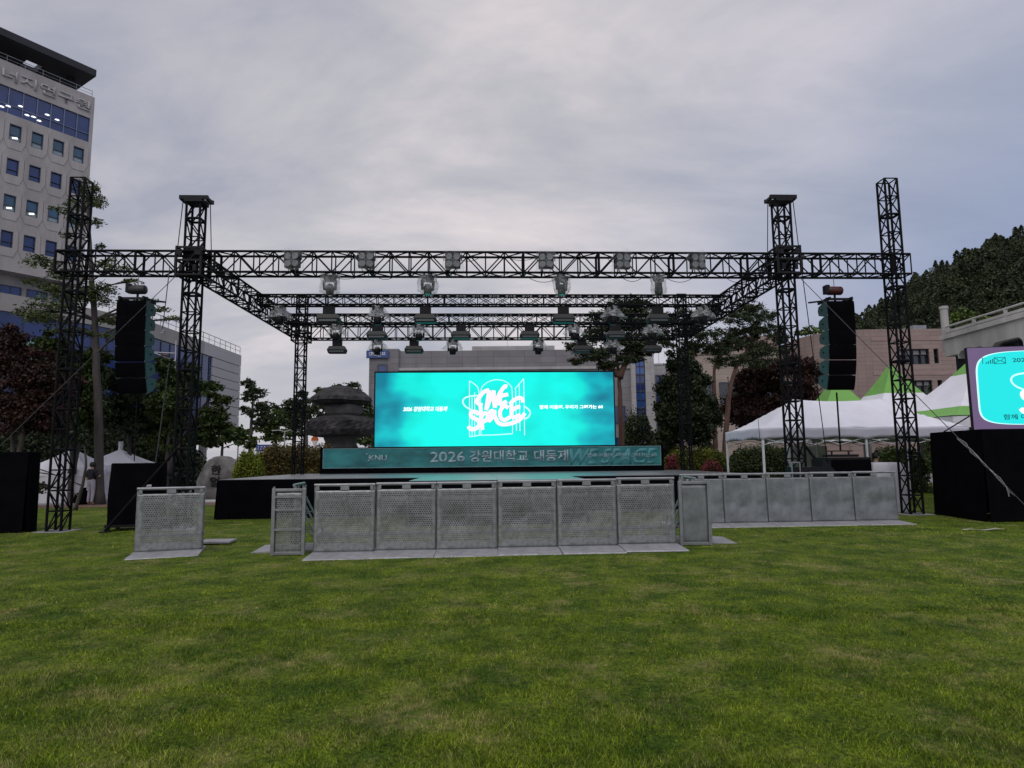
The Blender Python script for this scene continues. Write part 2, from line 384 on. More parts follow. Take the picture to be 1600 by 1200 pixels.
def tower(lx, ly, H, label, cap, sleeve, base=True):
    x, y, _ = W(lx, ly); t = thing('truss_tower', label, 'truss tower', (x, y, gz(x)), YAW, 'black truss towers of the stage rig')
    truss_parts(t, H, 0.35, 0.35, 'z', 0.5)
    if base: MB().box((0, 0, 0.012), (0.75, 0.75, 0.024)).build('base_plate', PLATE, t, bevel=.004)
    if cap:
        c = MB().box((0, 0, H - 0.02), (0.46, 0.46, 0.09)); c.box((0, -0.17, H + 0.06), (0.74, 0.07, 0.10)); c.box((0, 0.17, H + 0.06), (0.74, 0.07, 0.10))
        c.box((-0.34, 0, H + 0.04), (.06, .3, .08)); c.box((0.34, 0, H + 0.04), (.06, .3, .08))
        c.build('head_block', BLK2, t)
        MB().box((0, 0, H * 0.84), (0.36, 0.36, 0.10)).build('stiffener', BLK2, t)
        for s in (-1, 1): MB().tube([(s * .35, 0, H + .08), (s * .44, 0, 7.12)], 0.011, 6).build('hoist_cable', BLK, t)
    if sleeve:
        b = MB(); z0, z1 = sleeve; a = 0.31
        for sx_ in (-1, 1):
            for sy_ in (-1, 1): b.box((sx_ * a, sy_ * a, (z0 + z1) / 2), (.05, .05, z1 - z0))
        for z in (z0 + .03, (z0 + z1) / 2 + .02, z1 - .03):
            for s in (-1, 1):
                b.box((0, s * a, z), (2 * a - .06, .035, .05)); b.box((s * a, 0, z), (.035, 2 * a - .06, .05))
        for s in (-1, 1):
            b.box((s * .24, -a - .02, z1 - .18), (.16, .05, .12)); b.box((s * .17, -a - .02, z0 + .2), (.08, .05, .16)); b.lathe([(.07, -.04), (.07, .04)], 10, (s * .25, a + .05, z0 + .3))
        b.bar((-a, -a, z0), (a, -a, z1), .018); b.bar((a, a, z0), (-a, a, z1), .018)
        b.build('sleeve_block', BLK2, t)
    return t
TW = dict(al=tower(-10.85, 0, 9.1, 'tall outer truss tower left of the lawn, in front of the thin conifer', False, None),
          bl=tower(-7.86, 0, 8.5, 'inner front truss tower behind the single metal barrier, flat head block on top', True, (6.42, 7.2)),
          cr=tower(7.90, 0, 8.55, 'inner front truss tower in front of the white canopy tent, flat head block on top', True, (6.42, 7.2)),
          dr=tower(10.95, 0, 9.15, 'tall outer truss tower beside the black skirted screen platform on the right', False, None),
          el=tower(-7.62, 9.3, 8.3, 'rear truss tower left of the big cyan screen, before the stone lantern', False, (6.42, 7.2)),
          fr=tower(7.90, 9.3, 8.3, 'rear truss tower right of the big cyan screen, before the dark round evergreen', False, (6.42, 7.2)))
# cloth sleeves tied round the outer towers
def truss_beam(name, label, p0, p1, dy, dz, zc, **k):
    p0, p1 = Vector(p0), Vector(p1); d = p1 - p0
    t = thing(name, label, 'truss', (p0.x, p0.y, zc), math.atan2(d.y, d.x), 'horizontal trusses of the stage rig')
    truss_parts(t, d.length, dy, dz, 'x', **k); return t
ft = truss_beam('truss_beam', 'long black front truss crossing all four front towers', W(-11.25, 0), W(11.3, 0), 0.44, 0.55, 6.77)
for a, b_ in ((-11.25, 'left'), ):
    pass
truss_beam('truss_beam', 'left side truss running back from front tower to rear tower', W(-7.84, .36), W(-7.66, 8.9), 0.44, 0.55, 6.77)
truss_beam('truss_beam', 'right side truss running back from front tower to rear tower', W(7.90, .36), W(7.90, 8.9), 0.44, 0.55, 6.77)
truss_beam('truss_beam', 'rear truss between the two rear towers, lowest in the photo', W(-7.3, 9.3), W(7.55, 9.3), 0.44, 0.55, 6.77)
truss_beam('truss_beam', 'slim cross braced truss nearest the front, third row from the screen', W(-7.7, 4.5), W(7.85, 4.5), 0.30, 0.33, 6.90, pitch=0.55, cross=True, br=.015, cr=.030)
truss_beam('truss_beam', 'slim cross braced truss just in front of the rear truss', W(-7.7, 7.4), W(7.85, 7.4), 0.30, 0.33, 6.90, pitch=0.55, cross=True, br=.015, cr=.030)
# sagging cables tied to the front truss
for i in range(22):
    lx = -7 + i * 0.66 + random.uniform(-.2, .2); L = random.uniform(.35, .9); sg = random.uniform(.05, .16); y0 = random.choice((-.23, .23))
    pts = [(lx + L * u - ft.location.x * 0 + 11.25, y0, (0.27 if i % 2 else -0.28) - sg * 4 * u * (1 - u)) for u in [k / 8 for k in range(9)]]
    MB().tube(pts, 0.008, 5).build('power_cable', BLK, ft)

# ------------------------------------------------------------------ lamps on the trusses
LENS = mat('frosted_lens', (0.13, 0.135, 0.14), 0.35, 0, 0.1, 8, spec=0.4)
HEADL = mat('dark_lens', (0.012, 0.03, 0.033), 0.25, 0, 0.2, 8, spec=0.4)
def wrap(fn, n=14, m_=9, seed=0, j=0.03):
    rr = random.Random(seed); mb = MB()
    mb.grid(lambda u, v: tuple(Vector(fn(u, v)) + Vector((rr.uniform(-j, j), rr.uniform(-j, j), rr.uniform(-j, j)))), n, m_)
    return mb
def blinder():
    t = thing('blinder_light', '', 'stage light', group='four lens blinder lights on the front truss')
    MB().box((0, 0, 0), (0.40, 0.14, 0.40)).build('housing', BLK2, t, bevel=.02)
    for sx_ in (-1, 1):
        for sz_ in (-1, 1):
            MB().disc((sx_ * .098, -.075, sz_ * .098), .085, t=.03, n=18).build('lens', LENS, t)
    MB().tube([(-.23, .0, 0), (-.23, .02, .25), (.23, .02, .25), (.23, 0, 0)], .014, 6).build('yoke', BLK2, t)
    c = MB(); c.bar((-.1, 0, .25), (-.06, .1, .29), .02); c.bar((.12, -.02, -.2), (.05, .0, -.42), .012); c.bar((-.12, -.02, -.2), (-.02, .0, -.42), .012); c.build('cable', BLK2, t)
    rr = random.Random(3); w_ = MB()
    def f(u, v):
        a = 2 * math.pi * u; zz_ = -.30 + .64 * v; s = 1 + .10 * math.sin(5 * a + 9 * v) + .05 * rr.uniform(-1, 1); r = (.29 if v < .8 else .30 - 1.0 * (v - .8)) * s
        return (r * math.copysign(abs(math.cos(a)) ** .5, math.cos(a)) * .95, .16 * s * math.copysign(abs(math.sin(a)) ** .6, math.sin(a)), zz_ + .015 * rr.uniform(-1, 1))
    w_.grid(f, 22, 9); w_.build('plastic_wrap', PLASTIC, t, True)
    return t
def moving_head(bag='sack'):
    t = thing('moving_head_light', '', 'stage light')
    MB().box((0, 0, -.09), (0.36, 0.30, 0.16)).build('base', BLK2, t, bevel=.02)
    y = MB(); y.prism([(-.22, -.17), (-.16, -.17), (-.14, -.48), (-.20, -.48)], -.07, .07); y.prism([(.16, -.17), (.22, -.17), (.20, -.48), (.14, -.48)], -.07, .07); y.box((0, 0, -.19), (.42, .15, .04)); y.build('yoke', BLK2, t)
    h = MB(); h.lathe([(.05, -.62), (.125, -.60), (.135, -.48), (.12, -.36), (.08, -.30), (.03, -.28)], 14); h.build('head', BLK2, t, True)
    MB().lathe([(.10, -.625), (.105, -.615)], 14).build('lens', HEADL, t)
    k = MB(); k.box((-.12, 0, .04), (.05, .08, .12)); k.box((.12, 0, .04), (.05, .08, .12)); k.build('clamp', BLK2, t)
    rr = random.Random(5); w_ = MB()
    if bag == 'sack':
        def f(u, v):
            a = 2 * math.pi * u; s = 1 + .13 * math.sin(4 * a + 7 * v) + .12 * rr.uniform(-1, 1)
            r = (.27 + .04 * math.sin(3.1 * v)) * (1 if v > .12 else .5 + 4 * v) * s
            return (r * math.cos(a), .8 * r * math.sin(a), -.64 + .78 * v + .03 * rr.uniform(-1, 1))
    else:
        def f(u, v):
            a = 2 * math.pi * u; s = 1 + .2 * math.sin(5 * a + 5 * v) + .12 * rr.uniform(-1, 1)
            r = (.40 - .22 * v) * s
            return (r * math.cos(a), r * math.sin(a), -.42 + .40 * v + .05 * rr.uniform(-1, 1))
    w_.grid(f, 20, 8); w_.build('plastic_wrap', PLASTIC2, t, True)
    return t
def strobe():
    t = thing('flood_light', '', 'stage light', group='wide flood lights hanging from the rear trusses')
    MB().box((0, 0, -.13), (0.36, 0.26, 0.28)).build('base', BLK2, t, bevel=.02)
    b = MB(); b.add([(-.30, -.14, -.27), (.30, -.14, -.27), (.30, .14, -.27), (-.30, .14, -.27), (-.38, -.18, -.42), (.38, -.18, -.42), (.38, .18, -.42), (-.38, .18, -.42), (-.34, -.15, -.56), (.34, -.15, -.56), (.34, .15, -.56), (-.34, .15, -.56)],
                   [(0, 1, 2, 3), (0, 4, 5, 1), (1, 5, 6, 2), (2, 6, 7, 3), (3, 7, 4, 0), (4, 8, 9, 5), (5, 9, 10, 6), (6, 10, 11, 7), (7, 11, 8, 4), (11, 10, 9, 8)])
    b.build('housing', mat('dark_teal_casing', (0.008, 0.011, 0.012), .5, 0, .2, 6), t, bevel=.015)
    MB().box((0, -.172, -.49), (0.58, 0.012, 0.085), M=Matrix.Rotation(R(-12), 3, 'X')).build('lens', HEADL, t)
    k = MB(); k.box((-.1, 0, .05), (.05, .08, .12)); k.box((.1, 0, .05), (.05, .08, .12)); k.build('clamp', BLK2, t)
    return t
def hang(px, ly, z):                                   # a point under a truss row, found along its own axis
    lx = -9.0
    best = min(((abs((CM.to_3x3().transposed() @ (Vector(W(l / 50, ly, z)) - Vector((0, 0, EYE)))).x / -(CM.to_3x3().transposed() @ (Vector(W(l / 50, ly, z)) - Vector((0, 0, EYE)))).z * FPX + 800 - px), l / 50) for l in range(-450, 451)))
    return W(best[1], ly, z)
def place(proto, used, loc, rz, label, group):
    if not used: proto.location = loc; proto.rotation_euler = (0, 0, rz); proto['label'] = label; proto['group'] = group; used.append(1); return proto
    return dup(proto, loc, rz, label, group)
pb = blinder(); ub = []
for i, px in enumerate((457, 572, 708, 853, 972, 1089)):
    p = hang(px, -.36, 6.76); place(pb, ub, p, YAW + R((-8, 6, 3, -4, 8, 10)[i]), f'{ORD[i]} plastic wrapped four lens blinder from the left on the front truss', 'four lens blinder lights on the front truss')
pm = moving_head('sack'); um = []
for i, px in enumerate((516, 668, 877, 1028)):
    o_ = place(pm, um, hang(px, 0, 6.47), YAW + R(20 * i), f'{ORD[i]} plastic bagged moving head from the left, hanging under the front truss', 'bagged moving heads under the front truss'); o_.scale = (.82,) * 3
ps = strobe(); us = []; pk = moving_head('skirt'); uk = []
rows = [(4.5, 6.70, (514, 665, 880, 1027), (437, 590, 957, 1097), 'the nearest slim truss'),
        (7.4, 6.70, (590, 720, 827, 962), (525, 655, 897, 1018), 'the farther slim truss'),
        (9.3, 6.47, (527, 647, 908, 1018), (590, 707, 841, 957), 'the rear truss')]
for ly, z, bs, hs, nm in rows:
    for i, px in enumerate(bs):
        place(ps, us, hang(px, ly, z), YAW, f'{ORD[i]} wide flood light from the left under {nm}', 'wide flood lights hanging from the rear trusses')
    for i, px in enumerate(hs):
        place(pk, uk, hang(px, ly, z), YAW + R(15 * i), f'{ORD[i]} plastic skirted moving head from the left under {nm}', 'moving heads hanging from the rear trusses')

# ------------------------------------------------------------------ line arrays, hoists, hanging chains
TEAL = mat('cabinet_painted_screen_glow', (0.030, 0.075, 0.080), 0.5, 0, 0.15, 5, spec=.4)  # cyan light from the big screen is put into the black cabinets' colour
def line_array(lx, label, side):
    x, y, _ = W(lx, -.05); zt = 5.72
    t = thing('line_array', label, 'line array speaker', (x, y, zt), YAW)
    fr = MB(); fr.box((-.30, 0, .06), (.05, .62, .08)); fr.box((.30, 0, .06), (.05, .62, .08)); fr.box((0, -.2, .06), (.6, .05, .06)); fr.box((0, .2, .06), (.6, .05, .06)); fr.bar((-side * .30, .0, .06), (-side * .5, .45, .12), .03)
    for s in (-.34, .34): fr.bar((s, -.2, .1), (s, -.2, -.02), .03)
    fr.bar((0, 0, .06), (0, 0, .3), .03); fr.build('rigging_frame', BLK2, t)
    ang = 0; pz = 0; py = 0
    for k in range(6):
        ang += (0.5, 1, 1.5, 3, 5, 6)[k]; h = .385; M = Matrix.Rotation(R(ang), 3, 'X')
        def T(p): q = M @ Vector(p); return (q.x, q.y + py, q.z + pz)
        c = MB(); prof = [(-.24, -.008), (-.24, -h), (-.05, -h - .0), (.20, -h + .07), (.24, -h / 2), (.20, -.08), (-.05, -.008)]
        v0 = [T((s * .37, a, b)) for s in (-1, 1) for a, b in prof]; n = len(prof)
        c.add(v0, [tuple(range(n)), tuple(reversed(range(n, 2 * n)))] + [(j, n + j, n + (j + 1) % n, (j + 1) % n) for j in range(n)])
        cab = c.build('cabinet', TEAL, t)
        gr = MB(); gr.add([T((s * .365, -.246 - d, b)) for s in (-1, 1) for d, b in ((.02, -.002), (.03, -.1), (.03, -h + .1), (.02, -h - .002))], [(0, 1, 5, 4), (1, 2, 6, 5), (2, 3, 7, 6), (0, 3, 2, 1), (4, 5, 6, 7), (0, 4, 7, 3)]); gr.build('grille', CLOTH, cab)
        hd = MB()
        for s in (-1, 1): hd.box(T((s * .372, .02, -h / 2)), (.012, .07, .05)); 
        hd.build('handle', BLK2, cab)
        pn = MB()
        for s in (-1, 1): pn.lathe([(.014, -.014), (.014, .014)], 8, T((s * .36, -.25, -h)))
        pn.build('rigging_pin', GALV, cab)
        q = M @ Vector((0, -.0, -h)); py += q.y; pz += q.z
    return t
LA = line_array(-9.22, 'curved hang of six black speaker cabinets on the left, below the front truss', -1)
RA = line_array(9.22, 'curved hang of six black speaker cabinets on the right, above the canopy tent', 1)
def hoist(lx, label, red):
    x, y, _ = W(lx, -.05); t = thing('chain_hoist', label, 'chain hoist', (x, y, 6.02), YAW)
    b = MB(); b.lathe([(.10, -.20), (.12, -.17), (.12, .17), (.10, .20)], 14); o = b.build('motor', mat('red_hoist' if red else 'grey_hoist', (0.05, .007, .006) if red else (.02, .02, .023), .5, 0, .2, 6), t, True); o.rotation_euler = (0, R(90), 0); o.location = (0, 0, .04)
    MB().box((-.22, 0, .07), (.12, .2, .24)).build('gearbox', BLK2, t, bevel=.02)
    MB().bar((0, 0, .12), (0, 0, .52), .010).build('chain', GALV, t); MB().tube([(0, 0, -.06), (0, 0, -.14), (.03, 0, -.2), (0, 0, -.24)], .02, 6).build('hook', BLK2, t)
    return t
hoist(-9.22, 'grey chain hoist holding up the left hang of speakers', False); hoist(9.22, 'dark red chain hoist holding up the right hang of speakers', True)
def chain(name, lab, p, q, r=.011, cat='chain', m=None, hook=False):
    p, q = Vector(p), Vector(q); t = thing(name, lab, cat, q)
    MB().tube([p - q, (0, 0, 0)], r, 6).build('line', m or BLK, t)
    if hook: MB().tube([(0, 0, .02), (.05, 0, -.02), (.03, 0, -.08), (-.04, 0, -.06)], .02, 6).build('hook', GALV, t)
    return t
DK = mat('dull_steel_cable', (0.055, .055, .06), .6, .3, .2, 6)
chain('hanging_chain', 'thin chain with hook dangling beside the left inner front tower', W(-8.35, -.25, 6.6), W(-8.45, -.25, 4.95), m=DK, hook=True)
chain('hanging_chain', 'long thin chain hanging from the truss right of the right inner tower', W(8.25, -.25, 6.6), W(8.62, -.3, 1.0), m=BLK)
chain('hanging_chain', 'thin cord dropping from truss left of the right inner front tower', W(6.95, .3, 6.5), W(7.1, .3, 2.0), .007, m=BLK)
chain('speaker_cable', 'black cable dropping from the right speaker hang to the rack', W(9.15, .05, 3.3), W(9.15, .05, 1.75), .022, 'cable')
chain('speaker_cable', 'black cable dropping from the left speaker hang to the covered stack', W(-9.2, .15, 3.3), W(-9.2, .2, 1.65), .012, 'cable')
chain('upright_pole', 'thin upright pole standing left of the inner front tower', W(-8.5, .3, 4.2), W(-8.72, .3, 1.5), .014, 'pole', DK)
def guy(label, p, q, strap):
    p, q = Vector(p), Vector(q); t = thing('guy_wire', label, 'guy wire', q)
    MB().tube([p - q, (0, 0, 0)], .009, 6).build('wire', DK, t)
    if strap:
        d = (p - q); s = MB(); rr = random.Random(2)
        a = d * .13; b_ = d * .30
        for k in range(3):
            pts = [a.lerp(b_, u / 7) + Vector((rr.uniform(-.03, .03), rr.uniform(-.03, .03), rr.uniform(-.035, .035))) for u in range(8)]; s.tube(pts, .011, 5)
        s.tube([a, a + Vector((.05, -.03, -.13)), a + Vector((.15, -.03, -.2))], .013, 5); s.tube([a, a + Vector((.02, -.02, -.14)), a + Vector((.03, -.02, -.22))], .013, 5)
        s.build('ratchet_strap', mat('grey_webbing', (.17, .17, .17), .8, 0, .3, 20), t)
        MB().tube([(-.02, 0, 0.0), (.1, .0, .12)], .025, 6).build('ground_peg', BLK2, t)
    return t
guy('long guy wire with tied grey strap running down to the lawn on the right', W(8.1, -.3, 6.42), (11.2, 14.0, gz(11) + .03), True)
guy('long guy wire running down to the left past the outer left tower', W(-8.1, -.3, 6.42), (-13.9, 15.2, gz(-13) + .03), False)

# ------------------------------------------------------------------ stage
DZ = 1.10
deckm = mat('grey_stage_deck', (0.10, 0.11, 0.115), 0.42, 0, 0.2, 1.0, spec=1.0, bump=.04, bscale=3)
deckm.node_tree.nodes['Principled BSDF'].inputs['Coat Weight'].default_value = .6; deckm.node_tree.nodes['Principled BSDF'].inputs['Coat Roughness'].default_value = .34
def stage():
    x, y, _ = W(0, 0); t = thing('stage', 'low black skirted stage with grey deck and short runway behind the barriers', 'stage', (x, y, 0), YAW)
    # plan outline: main deck plus runway
    L0, L1, F, B_ = -8.0, 7.95, 2.55, 10.6; ts = (-2.15, 2.25); tf = -.55
    for (x0, x1, y0, y1) in ((L0, L1, F, B_), (ts[0], ts[1], tf, F)):
        nx = max(1, round((x1 - x0) / 2.0)); ny = max(1, round((y1 - y0) / 1.9)); d = MB()
        for i in range(nx):
            for j in range(ny):
                a, b_ = x0 + (x1 - x0) * i / nx, x0 + (x1 - x0) * (i + 1) / nx; c, e = y0 + (y1 - y0) * j / ny, y0 + (y1 - y0) * (j + 1) / ny
                d.bx(a + .004, b_ - .004, c + .004, e - .004, DZ - .06, DZ + random.uniform(-.002, .002))
        d.build('deck', deckm, t)
    ol = [(L0, F), (ts[0], F), (ts[0], tf), (ts[1], tf), (ts[1], F), (L1, F), (L1, B_), (L0, B_)]
    s = MB(); n = len(ol)
    for k in range(n):
        a, b_ = Vector(ol[k]), Vector(ol[(k + 1) % n]); L = (b_ - a).length; nn_ = max(2, int(L / .12)); dr = (b_ - a).normalized(); nr = Vector((dr.y, -dr.x))
        def f(u, v, a=a, b_=b_, L=L, nr=nr):
            p = a.lerp(b_, u) + nr * (.012 * math.sin(u * L * 9 + 2 * math.sin(u * L * 2)) * (0.2 + v) + .03 + .05 * v); return (p.x, p.y, (DZ - .012) * (1 - v) + -.04 * v)
        s.grid(f, nn_, 4)
    s.build('skirt', CLOTH, t, True)
    return t
stage()
# riser with banner, in front of the screen
BW0, BW1 = -6.72, 6.93; BY = 9.62
def riser():
    x, y, _ = W(0, BY); t = thing('stage_riser', 'long black riser under the big screen carrying the teal lettered banner', 'stage riser', (x, y, DZ), YAW)
    MB().bx(BW0 - .12, BW1 + .12, .0, 1.2, 0.004, 1.04).build('riser_box', CLOTH, t)
    m = mat('teal_banner_vinyl', (0.016, 0.145, 0.155), 0.45, 0, 0.35, .9, bump=.15, bscale=2.2, stretch=(1, 1, 2.5), c2=(0.03, .23, .235))
    bn = MB().grid(lambda u, v: (BW0 + (BW1 - BW0) * u, -.03 - .003 * math.sin(u * 41 + v * 5) - .003 * math.sin(u * 17 - 4 * v), .22 + .78 * v), 120, 6).build('banner', m, t, True)
    hm = mat('banner_hem', (.22, .36, .38), .6, 0, .1, 4)
    h = MB()
    for z in (.225, .995): h.bx(BW0, BW1, -.046, -.039, z - .008, z + .008)
    h.bx(BW0, BW0 + .015, -.046, -.039, .235, .985); h.bx(BW1 - .015, BW1, -.046, -.039, .235, .985); h.build('hem', hm, bn)
    return bn
def txt(body, parent, m, x, y, z, width=None, height=None, bold=0.0, ext=.004, name='lettering', align='LEFT', shear=0.0, rot=None):
    c = bpy.data.curves.new('lettering', 'FONT'); c.body = body; c.size = 1; c.offset = bold; c.extrude = 0; c.shear = shear
    o = bpy.data.objects.new('tmp', c); COL.objects.link(o); bpy.context.view_layer.update()
    dg = bpy.context.evaluated_depsgraph_get(); me = bpy.data.meshes.new_from_object(o.evaluated_get(dg)); bpy.data.objects.remove(o)
    n = len(me.vertices); co = np.empty(n * 3, np.float32); me.vertices.foreach_get('co', co); co = co.reshape(-1, 3)
    mn, mx_ = co.min(0), co.max(0); sz = mx_ - mn
    sy = (height / sz[1]) if height else None; sx_ = (width / sz[0]) if width else sy
    if sy is None: sy = sx_
    q = np.zeros_like(co); q[:, 0] = (co[:, 0] - mn[0] - (sz[0] / 2 if align == 'CENTER' else 0)) * sx_; q[:, 2] = (co[:, 1] - mn[1]) * sy; q[:, 1] = 0
    me.vertices.foreach_set('co', q.ravel()); me.update(); me.materials.clear(); me.materials.append(m)
    o = link(bpy.data.objects.new(name, me)); o.parent = parent; o.location = (x, y, z)
    if rot: o.rotation_euler = rot
    b_ = o.modifiers.new('thickness', 'SOLIDIFY'); b_.thickness = ext; b_.offset = 0
    return o
bn = riser()
GREYL = mat('banner_grey_print', (.26, .36, .40), .6, 0, .1, 4); GREYD = mat('banner_dark_print', (.065, .235, .26), .6, 0, .15, 2)
def bx_(px): return BW0 + (px - 507) / 528 * (BW1 - BW0)
txt('KNU', bn, GREYL, bx_(578), -.042, .50, width=bx_(605) - bx_(578), height=.23, bold=.02)
k = MB(); k.box((bx_(574), -.043, .78), (.05, .008, .05)); k.box((bx_(577), -.043, .52), (.05, .008, .05)); k.box((bx_(577.5), -.043, .64), (.04, .008, .04)); k.build('emblem', GREYL, bn)
txt('2026', bn, GREYL, bx_(672), -.042, .42, width=bx_(726) - bx_(672), height=.42, bold=.018)
txt('강원대학교', bn, GREYL, bx_(733), -.042, .40, width=bx_(825) - bx_(733), height=.48, bold=.022)
txt('대동제', bn, GREYL, bx_(834), -.042, .40, width=bx_(888) - bx_(834), height=.48, bold=.022)
txt('함께 어울려, 우리가 그려가는 60', bn, GREYL, bx_(918), -.044, .55, width=bx_(1028) - bx_(918), height=.17, bold=.012)

# the logo strokes, traced once in units of about 2.4 mm
LOGO_BOLD = [
    [(400, 560), (330, 530), (300, 480), (360, 400), (430, 320), (520, 290)], [(520, 295), (490, 470), (465, 640)], [(465, 640), (530, 470), (600, 300)], [(600, 300), (600, 450), (615, 600)], [(615, 600), (660, 440), (720, 320), (790, 230), (835, 235)],
    [(725, 330), (710, 450), (690, 560)], [(730, 395), (790, 380), (850, 370)], [(700, 560), (770, 520), (825, 490)],
    [(335, 720), (280, 668), (200, 690), (215, 760), (310, 810), (345, 880), (290, 960), (195, 970), (155, 920)],
    [(365, 560), (380, 760), (400, 985)], [(385, 740), (440, 695), (490, 720), (470, 810), (405, 845)],
    [(595, 650), (540, 670), (505, 760), (500, 845)], [(500, 840), (560, 780), (600, 700)], [(610, 640), (615, 740), (650, 830)],
    [(850, 605), (780, 570), (710, 660), (720, 780), (790, 815), (880, 765)],
    [(630, 790), (680, 870), (780, 895), (920, 870), (1050, 810), (1140, 700)],
    [(905, 530), (905, 660), (910, 790)], [(880, 540), (950, 470), (1040, 430), (1100, 455), (1105, 510)], [(915, 650), (990, 600), (1060, 585)], [(915, 780), (990, 760), (1060, 725)]]
LOGO_RING = [[(400, 388), (250, 390), (110, 420), (58, 490), (110, 580), (240, 650)], [(1120, 575), (1200, 630), (1232, 700), (1190, 775), (1120, 800)]]
LOGO_DOOR = [[(175, 130), (175, 600), (175, 1100)], [(175, 1100), (270, 1090), (370, 1070)], [(175, 130), (270, 190), (335, 290), (345, 600), (345, 1070)], [(372, 1070), (372, 600), (378, 290), (430, 200), (520, 140), (640, 110), (780, 130), (880, 200), (920, 300), (925, 700), (920, 1055)], [(372, 1078), (640, 1072), (915, 1055)],
             [(970, 270), (1060, 170), (1120, 95)], [(1125, 95), (1128, 600), (1130, 1085)], [(980, 270), (985, 600), (990, 1005)], [(1045, 190), (1048, 600), (1050, 1010)], [(265, 330), (265, 700), (265, 1085)], [(220, 420), (220, 700), (220, 1090)]]
def logo(parent, mB, mR, u, x, y, z, door=True):
    def mp(p): return (x + (p[0] - 640) * u, y, z + (610 - p[1]) * u)
    b = MB()
    for s in LOGO_BOLD: b.tube([mp(p) for p in [(q.x, q.y) for q in crom([(a, c, 0) for a, c in s], 5)]], 35 * u, 8, flat=y)
    b.build('lettering', mB, parent)
    r = MB()
    for s in LOGO_RING: r.tube([(a[0], y - .004, a[2]) for a in [mp(p) for p in [(q.x, q.y) for q in crom([(a, c, 0) for a, c in s], 6)]]], 13 * u, 6, flat=y - .004)
    r.build('orbit_ring', mR, parent)
    if door:
        d = MB()
        for s in LOGO_DOOR: d.tube([(a[0], y + .006, a[2]) for a in [mp(p) for p in [(q.x, q.y) for q in crom([(a, c, 0) for a, c in s], 5)]]], 8 * u, 6, flat=y + .006)
        d.build('door_outline', mR, parent)
# faint big WE SPACE printed on the right of the banner
txt('WE SPACE', bn, GREYD, bx_(890), -.0392, .26, width=bx_(1030) - bx_(890), height=.66, bold=.03, shear=.35, ext=.0015)

PINK = emis('screen_pink_white', (1.0, .80, .92), .95); CYW = emis('screen_pale_cyan', (.55, .92, .92), 1.0); SWHITE = emis('screen_white', (.85, 1, 1), 1.2)
def led_mat():
    m, t, b = new_mat('led_cyan_picture'); N = t.nodes
    b.inputs['Base Color'].default_value = (.005, .01, .01, 1); b.inputs['Roughness'].default_value = .7
    tcn = N.new('ShaderNodeTexCoord'); sp = N.new('ShaderNodeSeparateXYZ'); t.links.new(tcn.outputs['Object'], sp.inputs[0])
    nz = N.new('ShaderNodeTexNoise'); nz.inputs['Scale'].default_value = .62; nz.inputs['Detail'].default_value = 2.5; nz.inputs['Roughness'].default_value = .45; mp = N.new('ShaderNodeMapping'); mp.inputs['Location'].default_value = (4.3, 0, 1.9); mp.inputs['Scale'].default_value = (.8, 1, 1.25)
    t.links.new(tcn.outputs['Object'], mp.inputs[0]); t.links.new(mp.outputs[0], nz.inputs['Vector'])
    ab = N.new('ShaderNodeMath'); ab.operation = 'ABSOLUTE'; t.links.new(sp.outputs[0], ab.inputs[0])
    mr = N.new('ShaderNodeMapRange'); mr.inputs[1].default_value = 2.6; mr.inputs[2].default_value = 5.0; mr.inputs[3].default_value = -.30; mr.inputs[4].default_value = .16; t.links.new(ab.outputs[0], mr.inputs[0])
    ad = N.new('ShaderNodeMath'); ad.operation = 'ADD'; t.links.new(nz.outputs[0], ad.inputs[0]); t.links.new(mr.outputs[0], ad.inputs[1])
    rp = N.new('ShaderNodeValToRGB'); e = rp.color_ramp.elements; e[0].position = .40; e[0].color = (0, .62, .545, 1); e[1].position = .68; e[1].color = (0, .16, .24, 1); x = e.new(.52); x.color = (0, .38, .44, 1); x = e.new(.2); x.color = (0, .75, .67, 1)
    t.links.new(ad.outputs[0], rp.inputs[0]); t.links.new(rp.outputs[0], b.inputs['Emission Color']); b.inputs['Emission Strength'].default_value = 1.05
    return m
def screen():
    x, y, _ = W(.20, 10.35); z0 = 2.17; wd, ht = 10.0, 3.08
    t = thing('led_screen', 'huge bright cyan video screen at the back of the stage', 'led screen', (x, y, z0), YAW)
    f = MB(); f.bx(-wd / 2 - .06, wd / 2 + .06, .02, .16, -.04, ht + .07); f.build('cabinet', BLK2, t)
    d = MB().bx(-wd / 2, wd / 2, -.02, .018, 0, ht).build('display', led_mat(), t); d.location = (0, 0, 0)
    s = MB()
    for i in range(8): s.bx(-4.4 + i * 1.25 - .04, -4.4 + i * 1.25 + .04, .2, .28, -1.1, ht)
    for zz_ in (.3, 1.5, 2.7): s.bx(-4.6, 4.6, .282, .34, zz_, zz_ + .06)
    s.build('support_frame', BLK, t)
    u = 10.0 / 382 / 10.9
    logo(d, PINK, CYW, u, .03, -.045, ht / 2 + .03)
    txt('2026 강원대학교 대동제', d, SWHITE, -3.85, -.03, ht / 2 - .08, width=1.85, height=.20, bold=.03, shear=.25)
    txt('함께 어울려, 우리가 그려가는 60', d, SWHITE, 1.85, -.03, ht / 2 - .02, width=2.68, height=.17, bold=.03)
screen()

